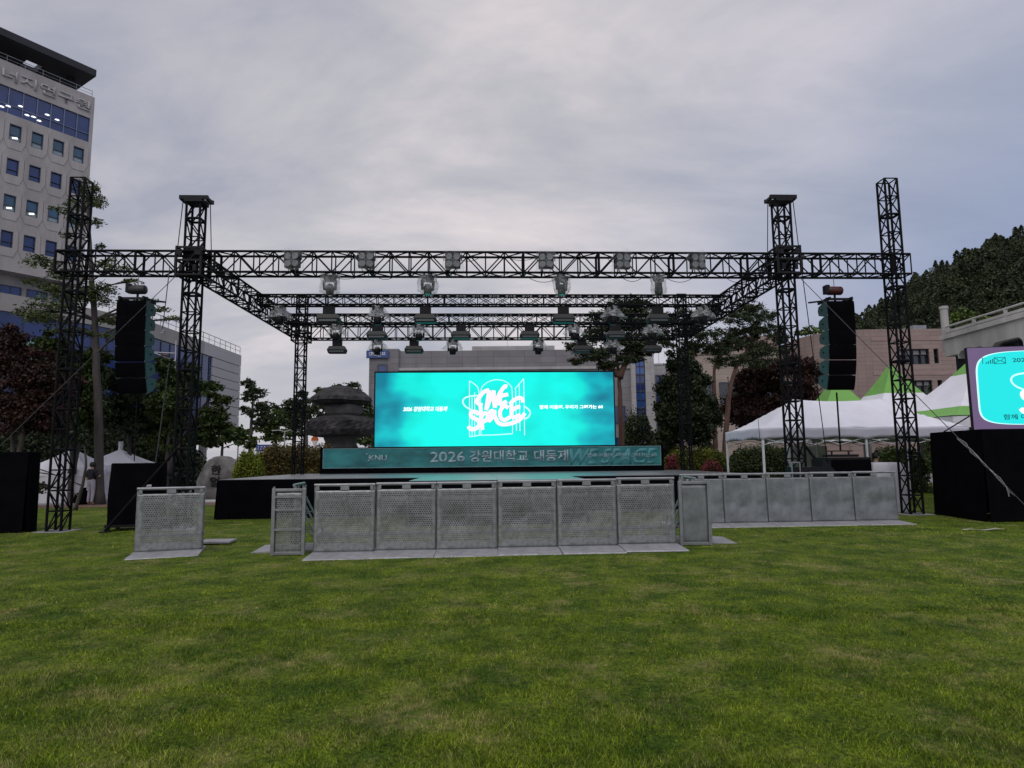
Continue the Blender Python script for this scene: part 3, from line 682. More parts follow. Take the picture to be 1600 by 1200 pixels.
# ------------------------------------------------------------------ right screen on its black platform
def side_platform(name, label, x0, y0, rz, Lx, Ly, H):
    t = thing(name, label, 'screen platform', (x0, y0, gz(x0)), rz)
    s = MB(); ol = [(0, 0), (Lx, 0), (Lx, Ly), (0, Ly)]
    for k in range(4):
        a, b_ = Vector(ol[k]), Vector(ol[(k + 1) % 4]); L = (b_ - a).length; dr = (b_ - a).normalized(); nr = Vector((dr.y, -dr.x))
        def f(u, v, a=a, b_=b_, L=L, nr=nr):
            p = a.lerp(b_, u) + nr * (.02 * math.sin(u * L * 6 + 2 * math.sin(u * L * 1.7)) * v + .05 * v); return (p.x, p.y, H * (1 - v) + .01 * v + (.05 * (math.sin(u * L * 1.9) * v)))
        s.grid(f, 40, 6)
    s.build('skirt', CLOTH, t, True)
    MB().bx(.01, Lx - .01, .01, Ly - .01, H - .03, H + .012).build('deck', CLOTH, t, bevel=.05); return t
side_platform('screen_platform', 'black cloth skirted platform beneath the side screen at the right edge', 10.85, 15.15, R(-4), 6.0, 2.1, 2.12)
side_platform('screen_platform', 'black cloth skirted platform at the left edge beside the outer tower', -17.9, 15.9, R(3), 5.95, .45, 2.0)
def side_screen():
    t = thing('side_screen', 'side video screen with purple surround and rounded cyan picture at right edge', 'led screen', (11.40, 16.15, 2.22), R(-9))
    PUR = emis('purple_surround_glow', (.115, .075, .16), 1.0); Wd, Ht = 4.6, 2.06
    MB().bx(0, Wd, .02, .14, -.02, Ht).build('cabinet', BLK2, t); sur = MB().bx(.006, Wd - .006, -.012, .018, 0, Ht - .02).build('surround', PUR, t)
    cx, cz, a, b_ = Wd / 2 - .01, Ht / 2 - .01, Wd / 2 - .12, Ht / 2 - .13
    def sup(k, s): 
        c, d = math.cos(k), math.sin(k); n = .16
        return (cx + s * a * math.copysign(abs(c) ** (2 * n), c) * (1 - .03 * (1 + d)), cz + s * b_ * math.copysign(abs(d) ** (2 * n), d))
    pts = [sup(2 * math.pi * i / 96, 1) for i in range(96)]; rim = [sup(2 * math.pi * i / 96, 1.018) for i in range(96)]
    MB().prism(rim, -.020, -.0125).build('picture_rim', CYW, t)
    d = MB().prism(pts, -.030, -.0205).build('display', mat('x', (0, 0, 0)), t); d.data.materials[0] = emis('side_screen_cyan', (.0, .66, .66), 1.0)
    logo(d, SWHITE, CYW, .00163, 1.85, -.045, Ht / 2 - .02, False)
    INK = mat('dark_screen_ink', (.01, .16, .2), .6, 0, .1, 3); 
    txt('2026 강원대학교 대동제', d, INK, .98, -.036, Ht - .42, width=1.9, height=.13, bold=.012)
    txt('함께 어울려, 우리가 그려가는', d, INK, .66, -.036, .23, width=2.2, height=.14, bold=.012)
    ic = MB(); ex, ez, w2, h2 = .70, Ht - .36, .125, .075
    for (p, q) in (((-w2, -h2), (w2, -h2)), ((w2, -h2), (w2, h2)), ((w2, h2), (-w2, h2)), ((-w2, h2), (-w2, -h2)), ((-w2, h2), (0, -.015)), ((0, -.015), (w2, h2)), ((-w2, -h2), (-.03, 0)), ((w2, -h2), (.03, 0))):
        ic.bar((ex + p[0], -.036, ez + p[1]), (ex + q[0], -.036, ez + q[1]), .008)
    for i in range(4): ic.bx(.38 + i * .05, .40 + i * .05, -.04, -.032, ez - .075, ez - .03 + i * .025)
    ic.bar((.31, -.036, ez - .07), (.31, -.036, ez + .07), .008); ic.bar((.26, -.036, ez + .075), (.36, -.036, ez + .075), .008); ic.build('status_icon', INK, d)
    fr = MB()
    for xx in (.5, 2.3, 4.1): fr.bx(xx - .03, xx + .03, .145, .2, -.08, Ht - .1); fr.bar((xx, .2, 1.6), (xx, .8, -.06), .02)
    fr.bar((.0, .16, .35), (-.55, .4, -.05), .022)
    fr.build('support_frame', BLK, t)
side_screen()

# ------------------------------------------------------------------ crowd barriers
def barrier(name, label, loc, rz, wd=1.065, H=1.2, sheetm=None, front=True, group=None, slots=True, lean=.03):
    t = thing(name, label, 'crowd barrier', loc, rz, group); sheetm = sheetm or PERF; h = wd / 2
    # sheet with folded edges, top cut by two slots; slight dents
    rr = random.Random(round(loc[0] * 100)); dents = [(rr.uniform(-h * .7, h * .7), rr.uniform(.3, .95), rr.uniform(.04, .14), rr.uniform(-.008, .008)) for _ in range(9)] + [(rr.uniform(-.2, .2), .52, .14, .012), (rr.uniform(-.3, .3), .5, .1, .01)]
    def f(u, v):
        x = -h + .007 + (wd - .014) * u; z = .055 + (H - .15) * v; y = sum(d * math.exp(-((x - a) ** 2 + (z - b) ** 2) / (2 * s * s)) for a, b, s, d in dents)
        return (x, y + lean * (1 - v) * -1 - .004, z)
    sh = MB().grid(f, 30, 32).build('sheet', sheetm, t, True, solid=.003)
    fr = MB()
    for s in (-1, 1):
        fr.bx(s * h - (.034 if s > 0 else 0), s * h + (0 if s > 0 else .034), (.010 if not slots else .012), .05, .05, H - .03)
    if slots:
        g_ = .016
        for a, b_ in ((-h + .035, -h + .09), (-.075, .075), (h - .09, h - .035)): fr.bx(a, b_, -.014, .010, H - .094, H - .02)
    else: fr.bx(-h + .035, h - .035, -.014, .010, H - .094, H - .02)
    fr.build('frame', GALV, t, bevel=.004)
    MB().tube([(-h + .003, .004, H), (h - .003, .004, H)], .027, 10).build('top_rail', GALV, t)
    b = MB()
    if front: b.add([(-h, -.72, .004), (h, -.72, .004), (h, .0, .004), (-h, .0, .004), (-h, -.70, .024), (h, -.70, .024), (h, 0, .05), (-h, 0, .05)], [(3, 2, 1, 0), (4, 5, 6, 7), (0, 1, 5, 4), (1, 2, 6, 5), (2, 3, 7, 6), (3, 0, 4, 7)])
    b.bx(-h, h, .002, .55, .006, .046); b.build('base_plate', PLATE, t)
    br = MB()
    for s in (-h * .86, 0, h * .86):
        br.bar((s, .03, H * .82), (s, .50, .06), .022)
        for zz_ in (.35, .65): br.bar((s, .03, zz_), (s, .03 + .47 * (1 - (zz_ - .06) / (H * .82 - .06)), zz_), .015)
    for zz_ in (.30, .62, .92): br.bx(-h + .036, h - .036, .006, .03, zz_, zz_ + .04)
    br.build('rear_brace', GALV, t); MB().bx(-h + .02, h - .02, .30, .52, .30, .325).build('step', PLATE, t)
    return t
p0, p1 = Vector((-3.50, 11.62)), Vector((2.93, 11.95)); d_ = (p1 - p0) / 6; BR = math.atan2(d_.y, d_.x)
FL = ['leftmost panel of the front row of perforated barriers', 'second panel from the left in the front row of barriers', 'third panel from the left in the front row of barriers', 'fourth panel from the left in the front row of barriers', 'fifth panel from the left in the front row of barriers', 'rightmost panel of the front row of perforated barriers']
for i in range(6):
    c = p0 + d_ * (i + .5); barrier('crowd_barrier', FL[i] + ', dented galvanised metal', (c.x, c.y + (.03 if i % 2 else 0), gz(c.x) + (0, .004, .0, .006, .01, .018)[i]), BR + R((0.3, -.2, .2, -.3, .4, -.2)[i]), group='front row of crowd barriers')
barrier('crowd_barrier', 'single perforated barrier standing apart on the lawn at left', (-6.28, 12.15, gz(-6)), R(19) , wd=1.13, H=1.17)
p0, p1 = Vector((3.92, 15.55)), Vector((9.05, 15.62)); d_ = (p1 - p0) / 5
for i in range(5):
    c = p0 + d_ * (i + .5); barrier('crowd_barrier', f'{ORD[i]} from the left in the smooth rear row of barriers on the right', (c.x, c.y, gz(c.x)), R(.7), wd=1.02, H=1.17, sheetm=GALVS, group='rear row of crowd barriers on the right')
# returns at both ends, running back, seen from the end and lit by the screen
def return_barrier(label, loc, rz):
    return barrier('crowd_barrier', label, loc, rz, wd=1.05, H=1.2, group='return barriers behind the front row')
return_barrier('return barrier running back behind the left end of the front row', (-4.05, 12.50, gz(-4)), R(-82))
return_barrier('return barrier running back behind the right end of the front row', (3.42, 12.75, gz(3)), R(86))
def half(label, loc, rz, rungs):
    t = thing('corner_barrier', label, 'corner barrier', loc, rz); wd, H = .52, 1.16; h = wd / 2
    MB().grid(lambda u, v: (-h + .03 + (wd - .06) * u, .004 * math.sin(9 * u + 5 * v), .05 + (H - .10) * v), 12, 14).build('sheet', GALVS if not rungs else PERF, t, True, solid=.003)
    f = MB()
    for s in (-1, 1): f.bx(s * h - .03, s * h + .03, -.03, .03, .02, H)
    f.bx(-h + .031, h - .031, -.028, .028, H - .05, H - .004); f.bx(-h + .031, h - .031, -.028, .028, .03, .08); f.build('frame', GALV, t, bevel=.004)
    if rungs:
        r = MB()
        for z in (.44, .78, 1.0): r.bx(-h + .031, h - .031, -.034, -.008, z, z + .035)
        r.build('rung', GALV, t)
    b = MB()
    for s in (-1, 1): b.lathe([(.022, H), (.022, H + .03)], 8, (s * h, 0, 0))
    b.build('hinge_pin', GALV, t); return t
half('narrow corner panel with rungs at the left end of the front row', (-3.90, 11.52, gz(-4)), R(3), True)
half('narrow plain corner panel at the right end of the front row', (3.28, 11.98, gz(3)), R(1), False)
t = thing('loose_ramp_plate', 'low metal plate lying on the lawn beside the single barrier', 'metal plate', (-5.95, 13.4, gz(-6)), R(4))
MB().box((0, 0, .06), (.62, .42, .05)).build('plate', PLATE, t, bevel=.01); MB().bx(-.28, .28, -.19, .19, .002, .034).build('frame', BLK2, t)

# ------------------------------------------------------------------ gear round the towers
def covered_stack():
    x, y = W(-9.02, .15)[:2]; t = thing('covered_speaker_stack', 'tall stack of subwoofers under black cloth beside the left inner tower', 'speaker stack', (x, y, gz(x)), R(14))
    def f(u, v):
        a = 2 * math.pi * u; k = max(abs(math.cos(a)), abs(math.sin(a))); r = 1 / k; j = .02 * math.sin(17 * u + 6 * v) * (1 - v) + .008 * math.sin(40 * u)
        return ((.54 + j + .05 * (1 - v)) * math.cos(a) * r, (.38 + j) * math.sin(a) * r, .14 + 1.50 * v)
    MB().grid(f, 64, 10).build('cloth_cover', CLOTH, t, True); MB().bx(-.54, .54, -.38, .38, 1.62, 1.66).build('top_cover', CLOTH, t, bevel=.02)
    b = MB(); b.bx(-.60, .60, -.43, .43, .10, .16)
    for sx_ in (-1, 1):
        for sy_ in (-1, 1): b.bx(sx_ * .54 - .04, sx_ * .54 + .04, sy_ * .37 - .04, sy_ * .37 + .04, 0, .10)
    b.build('dolly', BLK2, t); MB().box((.34, -.43, 1.1), (.12, .015, .05)).build('tag', mat('pale_tag', (.5, .5, .52), .6, 0, .1, 5), t)
covered_stack()
def outrigger(label, a, b):
    a, b = Vector(a), Vector(b); t = thing('outrigger_brace', label, 'brace', b)
    MB().tube([a - b, (0, 0, .05)], .035, 8).build('strut', BLK, t); MB().box((0, 0, .02), (.2, .2, .04)).build('foot', BLK2, t)
outrigger('black diagonal brace rising from the lawn to the left inner tower', W(-7.95, -.22, 1.95), (-9.8, 15.95, gz(-10)))
outrigger('black diagonal brace propping the right inner tower by the racks', W(8.12, -.1, 1.9), (8.8, 17.0, gz(8)))
def racks():
    x, y = W(9.72, 1.0)[:2]; t = thing('amplifier_rack', 'wide black amplifier rack under the right speaker hang', 'equipment rack', (x, y, gz(x)), YAW)
    MB().bx(-.58, .58, -.4, .4, .10, 1.52).build('case', BLK2, t, bevel=.02); MB().bx(-.42, .30, -.3, .3, 1.53, 1.60).build('lid', BLK2, t, bevel=.01)
    r = MB()
    for s in (-.3, .18): r.bx(s - .015, s + .015, -.02, .02, 1.601, 1.68)
    r.bx(-.42, .30, -.03, .03, 1.681, 1.71); r.build('rail', BLK2, t)
    c = MB()
    for a in (-.48, .48):
        for b in (-.32, .32): c.lathe([(.05, .0), (.05, .10)], 8, (a, b, 0))
    c.build('castor', BLK2, t); MB().disc((-.42, -.41, 1.28), .035, t=.02).build('badge', GALV, t)
    k = MB()
    for i in range(3): k.bx(-.55 + i * .37, -.20 + i * .37, -.425, -.402, .3, 1.45)
    k.build('front_panel', CLOTH, t)
    x, y = W(7.9, -.72)[:2]; t = thing('motor_control_cart', 'dark control cart full of plugs at the foot of right inner tower', 'equipment cart', (x, y, gz(x)), YAW)
    b = MB(); b.bx(-.55, .72, -.3, .3, .15, 1.02); b.bx(-.5, .2, -.28, .28, 1.021, 1.3); b.add([(.2, -.28, 1.021), (.7, -.28, 1.021), (.2, -.28, 1.5), (.2, .28, 1.021), (.7, .28, 1.021), (.2, .28, 1.5)], [(0, 1, 2), (3, 5, 4), (0, 3, 4, 1), (1, 4, 5, 2), (2, 5, 3, 0)]); b.build('case', BLK2, t)
    f = MB(); 
    for p, q in (((-.62, -.34, .85), (-.62, -.34, 1.42)), ((-.62, -.34, 1.42), (-.42, -.34, 1.42)), ((-.42, -.34, 1.42), (-.42, -.34, .85)), ((-.62, -.34, 1.0), (-.42, -.34, 1.0))): f.bar(p, q, .02)
    f.build('guard_rail', GALV, t)
    pl = MB()
    for i in range(7): pl.disc((-.3 + i * .13, -.31, .93 + .03 * (i % 2)), .032, t=.03, n=10)
    pl.build('socket', LENS, t); r2 = MB(); r2.bx(.05, .62, -.32, -.302, 1.0, 1.015); r2.build('strip_label', mat('red_strip', (.22, .03, .03), .6, 0, .2, 8), t)
    c = MB(); 
    for a in (-.45, .6):
        for d in (-.22, .22): c.lathe([(.06, 0), (.06, .15)], 8, (a, d, 0))
    c.build('castor', BLK2, t)
    x, y = W(10.85, 1.05)[:2]; t = thing('covered_crate', 'pale sheet draped over a low crate beside the amplifier rack', 'covered crate', (x, y, gz(x)), YAW)
    def fc(u, v):
        a = 2 * math.pi * u; k = max(abs(math.cos(a)), abs(math.sin(a))); s = 1 - .28 * v ** 3; return ((.48 + .02 * math.sin(a * 7)) * s * math.cos(a) / k, (.4 + .02 * math.sin(a * 6)) * s * math.sin(a) / k, 1.36 * (1 - (1 - v) ** 1.6))
    sh_ = MB().grid(fc, 48, 10); sh_.add([fc(i / 48, 1) for i in range(48)], [tuple(range(48))]); sh_.build('sheet', mat('pale_sheet', (.42, .42, .47), .7, 0, .1, 3), t, True)
    x, y = W(11.3, 6.2)[:2]; t = thing('white_cabinet', 'off-white equipment cabinet with double doors under the canopy tent', 'cabinet', (x, y, gz(x)), YAW)
    wm = mat('off_white_paint', (.45, .46, .44), .6, 0, .1, 3); MB().bx(-.62, .62, -.3, .3, .05, 1.92).build('case', wm, t, bevel=.01)
    for s in (-1, 1):
        d = MB().bx(min(s * .02, s * .58), max(s * .02, s * .58), -.325, -.303, .2, 1.7).build('door', wm, t, bevel=.008); MB().bx(s * .08 - .012, s * .08 + .012, -.345, -.327, .95, 1.1).build('handle', BLK2, d)
    MB().bx(-.6, .6, -.28, .28, 0, .046).build('plinth', BLK2, t)
racks()

# ------------------------------------------------------------------ people
def person(label, loc, rz, bones, joints, shirtm, trm, hairm, skinm):
    """one skinned body; shirt, trousers and hair are separate skins"""
    def skin(name, edges, scale, m, parent, extra=0.0):
        names = sorted({a for e in edges for a in e}); idx = {n: i for i, n in enumerate(names)}
        me = bpy.data.meshes.new(name); me.from_pydata([joints[n][0] for n in names], [(idx[a], idx[b]) for a, b in edges], [])
        o = bpy.data.objects.new(name, me); COL.objects.link(o)
        o.modifiers.new('s', 'SKIN'); sv = me.skin_vertices[0].data
        for n in names:
            r = joints[n][1]; r = (r, r) if isinstance(r, (int, float)) else r
            sv[idx[n]].radius = (r[0] * scale + extra, r[1] * scale + extra)
        sv[0].use_root = True; sb = o.modifiers.new('d', 'SUBSURF'); sb.levels = sb.render_levels = 2
        bpy.context.view_layer.update(); dg = bpy.context.evaluated_depsgraph_get(); m2 = bpy.data.meshes.new_from_object(o.evaluated_get(dg)); bpy.data.objects.remove(o)
        m2.materials.clear(); m2.materials.append(m); m2.polygons.foreach_set('use_smooth', [True] * len(m2.polygons)); m2.name = name
        q = link(bpy.data.objects.new(name, m2)); q.parent = parent; return q
    t = thing('person', label, 'person', loc, rz)
    skin('body', bones['body'], 1, skinm, t); skin('shirt', bones['shirt'], 1, shirtm, t, .016); skin('trousers', bones['trousers'], 1, trm, t, .014)
    hx = joints['head'][0]; hr = MB(); hr.lathe([(.02, .125), (.07, .11), (.098, .06), (.104, .0), (.098, -.05), (.07, -.075)], 14, (hx[0], hx[1] + .018, hx[2] + .01)); hr.build('hair', hairm, t, True)
    fc = MB(); 
    for s in (-1, 1): fc.lathe([(.004, -.008), (.010, 0), (.004, .008)], 6, (hx[0] + s * .033, hx[1] - .088, hx[2] + .005))
    fc.add([(hx[0] - .014, hx[1] - .09, hx[2] - .035), (hx[0] + .014, hx[1] - .09, hx[2] - .035), (hx[0], hx[1] - .118, hx[2] - .03), (hx[0], hx[1] - .09, hx[2] + .005)], [(0, 1, 2), (1, 3, 2), (3, 0, 2)])
    fc.bx(hx[0] - .022, hx[0] + .022, hx[1] - .094, hx[1] - .086, hx[2] - .062, hx[2] - .054); fc.build('face_features', skinm, t)
    return t
def stand_joints(arms):
    j = {'pel': ((0, 0, .95), (.15, .11)), 'waist': ((0, 0, 1.10), (.135, .10)), 'chest': ((0, 0, 1.30), (.165, .115)), 'neckb': ((0, 0, 1.44), (.09, .07)), 'neck': ((0, 0, 1.50), .052), 'head': ((0, -.012, 1.62), (.082, .098)), 'crown': ((0, -.005, 1.70), (.06, .075))}
    for s, n in ((-1, 'l'), (1, 'r')):
        j.update({'hip' + n: ((s * .095, 0, .88), .092), 'knee' + n: ((s * .10, -.02, .49), .060), 'ank' + n: ((s * .105, .02, .09), .040), 'toe' + n: ((s * .115, -.15, .035), .034), 'sh' + n: ((s * .19, 0, 1.40), .062)})
        e, w_ = arms[n]; j['el' + n] = (e, .044); j['wr' + n] = (w_, .030); d = (Vector(w_) - Vector(e)).normalized(); wv = Vector(w_)
        j['pa' + n] = (tuple(wv + d * .07), (.036, .02))
        sdv = d.cross(Vector((0, 0, 1))); sdv = sdv.normalized() if sdv.length > .1 else Vector((0, 1, 0))
        for k, (o, l) in enumerate(((-.026, .075), (-.009, .085), (.009, .08), (.026, .065))):
            j[f'f{k}a' + n] = (tuple(wv + d * .10 + sdv * o), .0105); j[f'f{k}b' + n] = (tuple(wv + d * (.10 + l * .9) + sdv * o * 1.2 + Vector((0, -.015, -.004))), .0085)
        j['tha' + n] = (tuple(wv + d * .03 - sdv * .036), .0115); j['thb' + n] = (tuple(wv + d * .085 - sdv * .055), .0095)
    return j
def bones():
    b = [('pel', 'waist'), ('waist', 'chest'), ('chest', 'neckb'), ('neckb', 'neck'), ('neck', 'head'), ('head', 'crown')]
    sh, tr = [('pel', 'waist'), ('waist', 'chest'), ('chest', 'neckb')], [('pel', 'waist')]
    for n in 'lr':
        b += [('pel', 'hip' + n), ('hip' + n, 'knee' + n), ('knee' + n, 'ank' + n), ('ank' + n, 'toe' + n), ('chest', 'sh' + n), ('sh' + n, 'el' + n), ('el' + n, 'wr' + n), ('wr' + n, 'pa' + n), ('wr' + n, 'tha' + n), ('tha' + n, 'thb' + n)]
        for k in range(4): b += [('pa' + n, f'f{k}a' + n), (f'f{k}a' + n, f'f{k}b' + n)]
        sh += [('chest', 'sh' + n), ('sh' + n, 'el' + n)]; tr += [('pel', 'hip' + n), ('hip' + n, 'knee' + n), ('knee' + n, 'ank' + n)]
    return dict(body=b, shirt=sh, trousers=tr)
SKIN = mat('skin', (.38, .23, .16), .6, 0, .08, 8); HAIR = mat('dark_hair', (.012, .010, .010), .6, 0, .3, 30); DKS = mat('dark_shirt', (.012, .012, .018), .85, 0, .2, 8); PALET = mat('pale_trousers', (.30, .28, .33), .85, 0, .15, 8); DKT = mat('dark_trousers', (.02, .02, .025), .85, 0, .2, 8)
jl = stand_joints({'l': ((-.27, -.05, 1.13), (-.17, -.27, 1.22)), 'r': ((.26, .02, 1.12), (.24, -.10, .88))})
p = at(141, 784, 27.2); person('person in dark top and pale trousers standing beside the thin conifer trunk', (p.x, p.y, gz(-18) + .02), R(160), bones(), jl, DKS, PALET, HAIR, SKIN)
js = stand_joints({'l': ((-.27, -.05, 1.13), (-.20, -.28, 1.02)), 'r': ((.27, -.05, 1.13), (.20, -.28, 1.02))})
for n, s in (('l', -1), ('r', 1)):
    js['knee' + n] = ((s * .12, -.42, .93), .062); js['ank' + n] = ((s * .12, -.44, .50), .042); js['toe' + n] = ((s * .13, -.60, .445), .036)
p = at(1368, 712, 20.4); person('person in dark clothes sitting behind the pale draped crate', (p.x, p.y, gz(11) - .10), R(20), bones(), js, DKS, DKT, HAIR, SKIN)
t = thing('stool', 'dark stool under the seated person behind the draped crate', 'stool', (p.x, p.y, gz(11)), 0)
MB().lathe([(.17, .70), (.19, .715), (.19, .74), (.17, .75)], 16).build('seat', BLK2, t)
for a in range(4): MB().tube([(.12 * math.cos(a * 1.571 + .8), .12 * math.sin(a * 1.571 + .8), .70), (.2 * math.cos(a * 1.571 + .8), .2 * math.sin(a * 1.571 + .8), 0)], .016, 6).build('leg', BLK2, t)

# ------------------------------------------------------------------ tents
def canopy():
    t = thing('canopy_tent', 'large white double canopy tent with square legs behind the right inner tower', 'canopy tent', (7.62, 20.0, gz(9)), R(2)); Lx, Ly, E = 6.5, 3.1, 2.42
    def roof(u, v):
        x, y = Lx * u, Ly * v; rx = min(u, 1 - u) * Lx; ry = min(v, 1 - v) * Ly
        k = min(rx / 1.75, ry / (Ly / 2), 1.0); z = E + 1.02 * (k ** 1.15) - .07 * math.sin(math.pi * min(1, max(0, (u - .27) / .46))) * (k > .9) - .03 * math.sin(u * 25) * (1 - k) - .05 * math.sin(math.pi * u * 2) ** 2 * (1 - k)
        return (x, y, z)
    MB().grid(roof, 52, 20).build('roof', WHITE, t, True, solid=.004)
    v = MB(); pts = [(0, 0), (Lx, 0), (Lx, Ly), (0, Ly)]
    for k in range(4):
        a, b = Vector(pts[k]), Vector(pts[(k + 1) % 4]); L = (b - a).length; nb = round(L / 1.62)
        v.grid(lambda u, w_, a=a, b=b, nb=nb: (a.x + (b.x - a.x) * u, a.y + (b.y - a.y) * u, E - .002 - .35 * w_ + .05 * abs(math.sin(math.pi * u * nb)) * (w_ + .5) + .012 * math.sin(u * 60) * w_), 60, 4)
    v.build('valance', mat('white_valance_fabric', (.50, .50, .58), .7, 0, .06, 2), t, True, solid=.004)
    lm = mat('white_painted_leg', (.62, .64, .66), .5, .2, .1, 4)
    for x, y in ((.03, .03), (Lx / 2, .03), (Lx - .03, .03), (.03, Ly - .03), (Lx / 2, Ly - .03), (Lx - .03, Ly - .03)):
        l = MB().bx(x - .028, x + .028, y - .028, y + .028, 0.03, E - .06).build('leg', lm, t); MB().bx(x - .06, x + .06, y - .06, y + .06, 0, .028).build('foot', BLK2, l)
    for y in (.04, Ly - .04):
        f = MB(); n = 8
        for i in range(n):
            x0, x1 = .05 + (Lx - .1) * i / n, .05 + (Lx - .1) * (i + 1) / n; f.bar((x0, y, E - .5 if i % 2 else E - .3), (x1, y, E - .3 if i % 2 else E - .5), .014); f.bar((x0, y + .03, E - .3 if i % 2 else E - .5), (x1, y + .03, E - .5 if i % 2 else E - .3), .014)
        f.build('scissor_frame', lm, t)
canopy()
def peak_tent(label, px, py, Yd, base_w, eave, green_at, low_green=False, tip=None):
    """steep pagoda tent; py is the height of the tip in the picture"""
    p = at(px, py, Yd); top = p.z - gz(p.x); t = thing('pagoda_tent', label, 'pagoda tent', (p.x, p.y, gz(p.x)), R(random.uniform(-4, 4)), 'pagoda tents behind the canopy'); h = base_w / 2
    def prof(v): return 1 - .97 * (v ** .62)
    def ring(v, k): s = prof(v); return [(s * h * a, s * h * b) for a, b in k]
    sq = [(-1, -1), (0, -.94), (1, -1), (.94, 0), (1, 1), (0, .94), (-1, 1), (-.94, 0)]
    def part(v0, v1, name, m):
        mb = MB(); n = 8; vs = []
        for i in range(n + 1):
            v = v0 + (v1 - v0) * i / n; vs += [(x, y, eave + (top - eave) * v) for x, y in ring(v, sq)]
        mb.add(vs, [(i * 8 + j, i * 8 + (j + 1) % 8, (i + 1) * 8 + (j + 1) % 8, (i + 1) * 8 + j) for i in range(n) for j in range(8)]); return mb.build(name, m, t, solid=.004)
    if low_green:
        part(0, .16, 'eave_band', GREENF); part(.16, green_at, 'roof', WHITE)
    else: part(0, green_at, 'roof', WHITE)
    part(green_at, 1, 'peak', GREENF)
    w_ = MB(); 
    for k in range(4): a = k * math.pi / 2; w_.grid(lambda u, v, a=a: (math.cos(a) * h * .985 - math.sin(a) * h * (2 * u - 1) * .985, math.sin(a) * h * .985 + math.cos(a) * h * (2 * u - 1) * .985, eave - .03 - .4 * v), 10, 2)
    w_.build('valance', WHITE, t, solid=.004)
    for a in (-1, 1):
        for b in (-1, 1): MB().bx(a * h * .96 - .04, a * h * .96 + .04, b * h * .96 - .04, b * h * .96 + .04, 0, eave).build('leg', GALV, t)
    return t
peak_tent('pagoda tent with small green peak behind the canopy, under the speaker hang', 1305, 592, 31, 5.0, 2.6, .56)
peak_tent('pagoda tent with tall green peak behind the outer right tower', 1391, 572, 30, 5.4, 2.6, .56)
peak_tent('pagoda tent with green band near its eave left of the side screen', 1521, 561, 26, 6.0, 2.9, .74, True)
def popup(label, px, Yd, wd, eave_py, top_py, pipe):
    p = at(px, eave_py, Yd); tp = at(px, top_py, Yd); t = thing('white_tent', label, 'tent', (p.x, p.y, gz(p.x) + .024), R(6), 'white tents under the trees on the left'); h = wd / 2; e = p.z - gz(p.x); tz = tp.z - gz(p.x)
    def f(u, v):
        a = 2 * math.pi * u; k = max(abs(math.cos(a)), abs(math.sin(a))); s = 1 - .98 * v ** .75; return (h * s * math.cos(a) / k, h * s * math.sin(a) / k, e + (tz - e) * v)
    MB().grid(f, 32, 8).build('roof', WHITE, t, solid=.004)
    w_ = MB()
    for k in range(4): a = k * math.pi / 2; w_.grid(lambda u, v, a=a: (math.cos(a) * h - math.sin(a) * h * (2 * u - 1), math.sin(a) * h + math.cos(a) * h * (2 * u - 1) + .02 * math.sin(u * 22), (e - .01) * (1 - v) + .01 * v), 16, 6)
    w_.build('side_wall', mat('grey_white_wall', (.55, .54, .57), .75, 0, .06, 2), t, solid=.004)
    vv = MB()
    for k in range(4): a = k * math.pi / 2; vv.grid(lambda u, v, a=a: (math.cos(a) * h * 1.012 - math.sin(a) * h * 1.012 * (2 * u - 1), math.sin(a) * h * 1.012 + math.cos(a) * h * 1.012 * (2 * u - 1), e + .005 - .26 * v + .03 * math.sin(u * 18) * v), 16, 2)
    vv.build('valance', WHITE, t, solid=.004)
    for a in (-1, 1):
        for b in (-1, 1): MB().bx(a * h * .97 - .02, a * h * .97 + .02, b * h * .97 - .02, b * h * .97 + .02, 0, e).build('leg', GALV, t)
    if pipe: MB().lathe([(.10, tz - .15), (.10, tz + .38)], 12).build('vent', WHITE, t)
popup('white walled tent under the trees, left of the thin conifer trunk', 112, 30.0, 3.1, 735, 702, False)
popup('white walled tent with a stubby vent on its peak, right of the conifer trunk', 187, 31.5, 3.0, 728, 703, True)
t = thing('black_bag', 'bulky black bag on the soil border beside the left white tent', 'bag', (*at(131, 784, 27.6).xy, gz(-18) + .03)); MB().lathe([(.15, 0), (.34, .03), (.38, .2), (.30, .42), (.12, .55), (.03, .6)], 14, wob=lambda a, z: 1 + .12 * math.sin(3 * a + 8 * z)).build('sack', CLOTH, t, True); MB().lathe([(.05, .58), (.09, .68)], 8).build('knot', CLOTH, t)

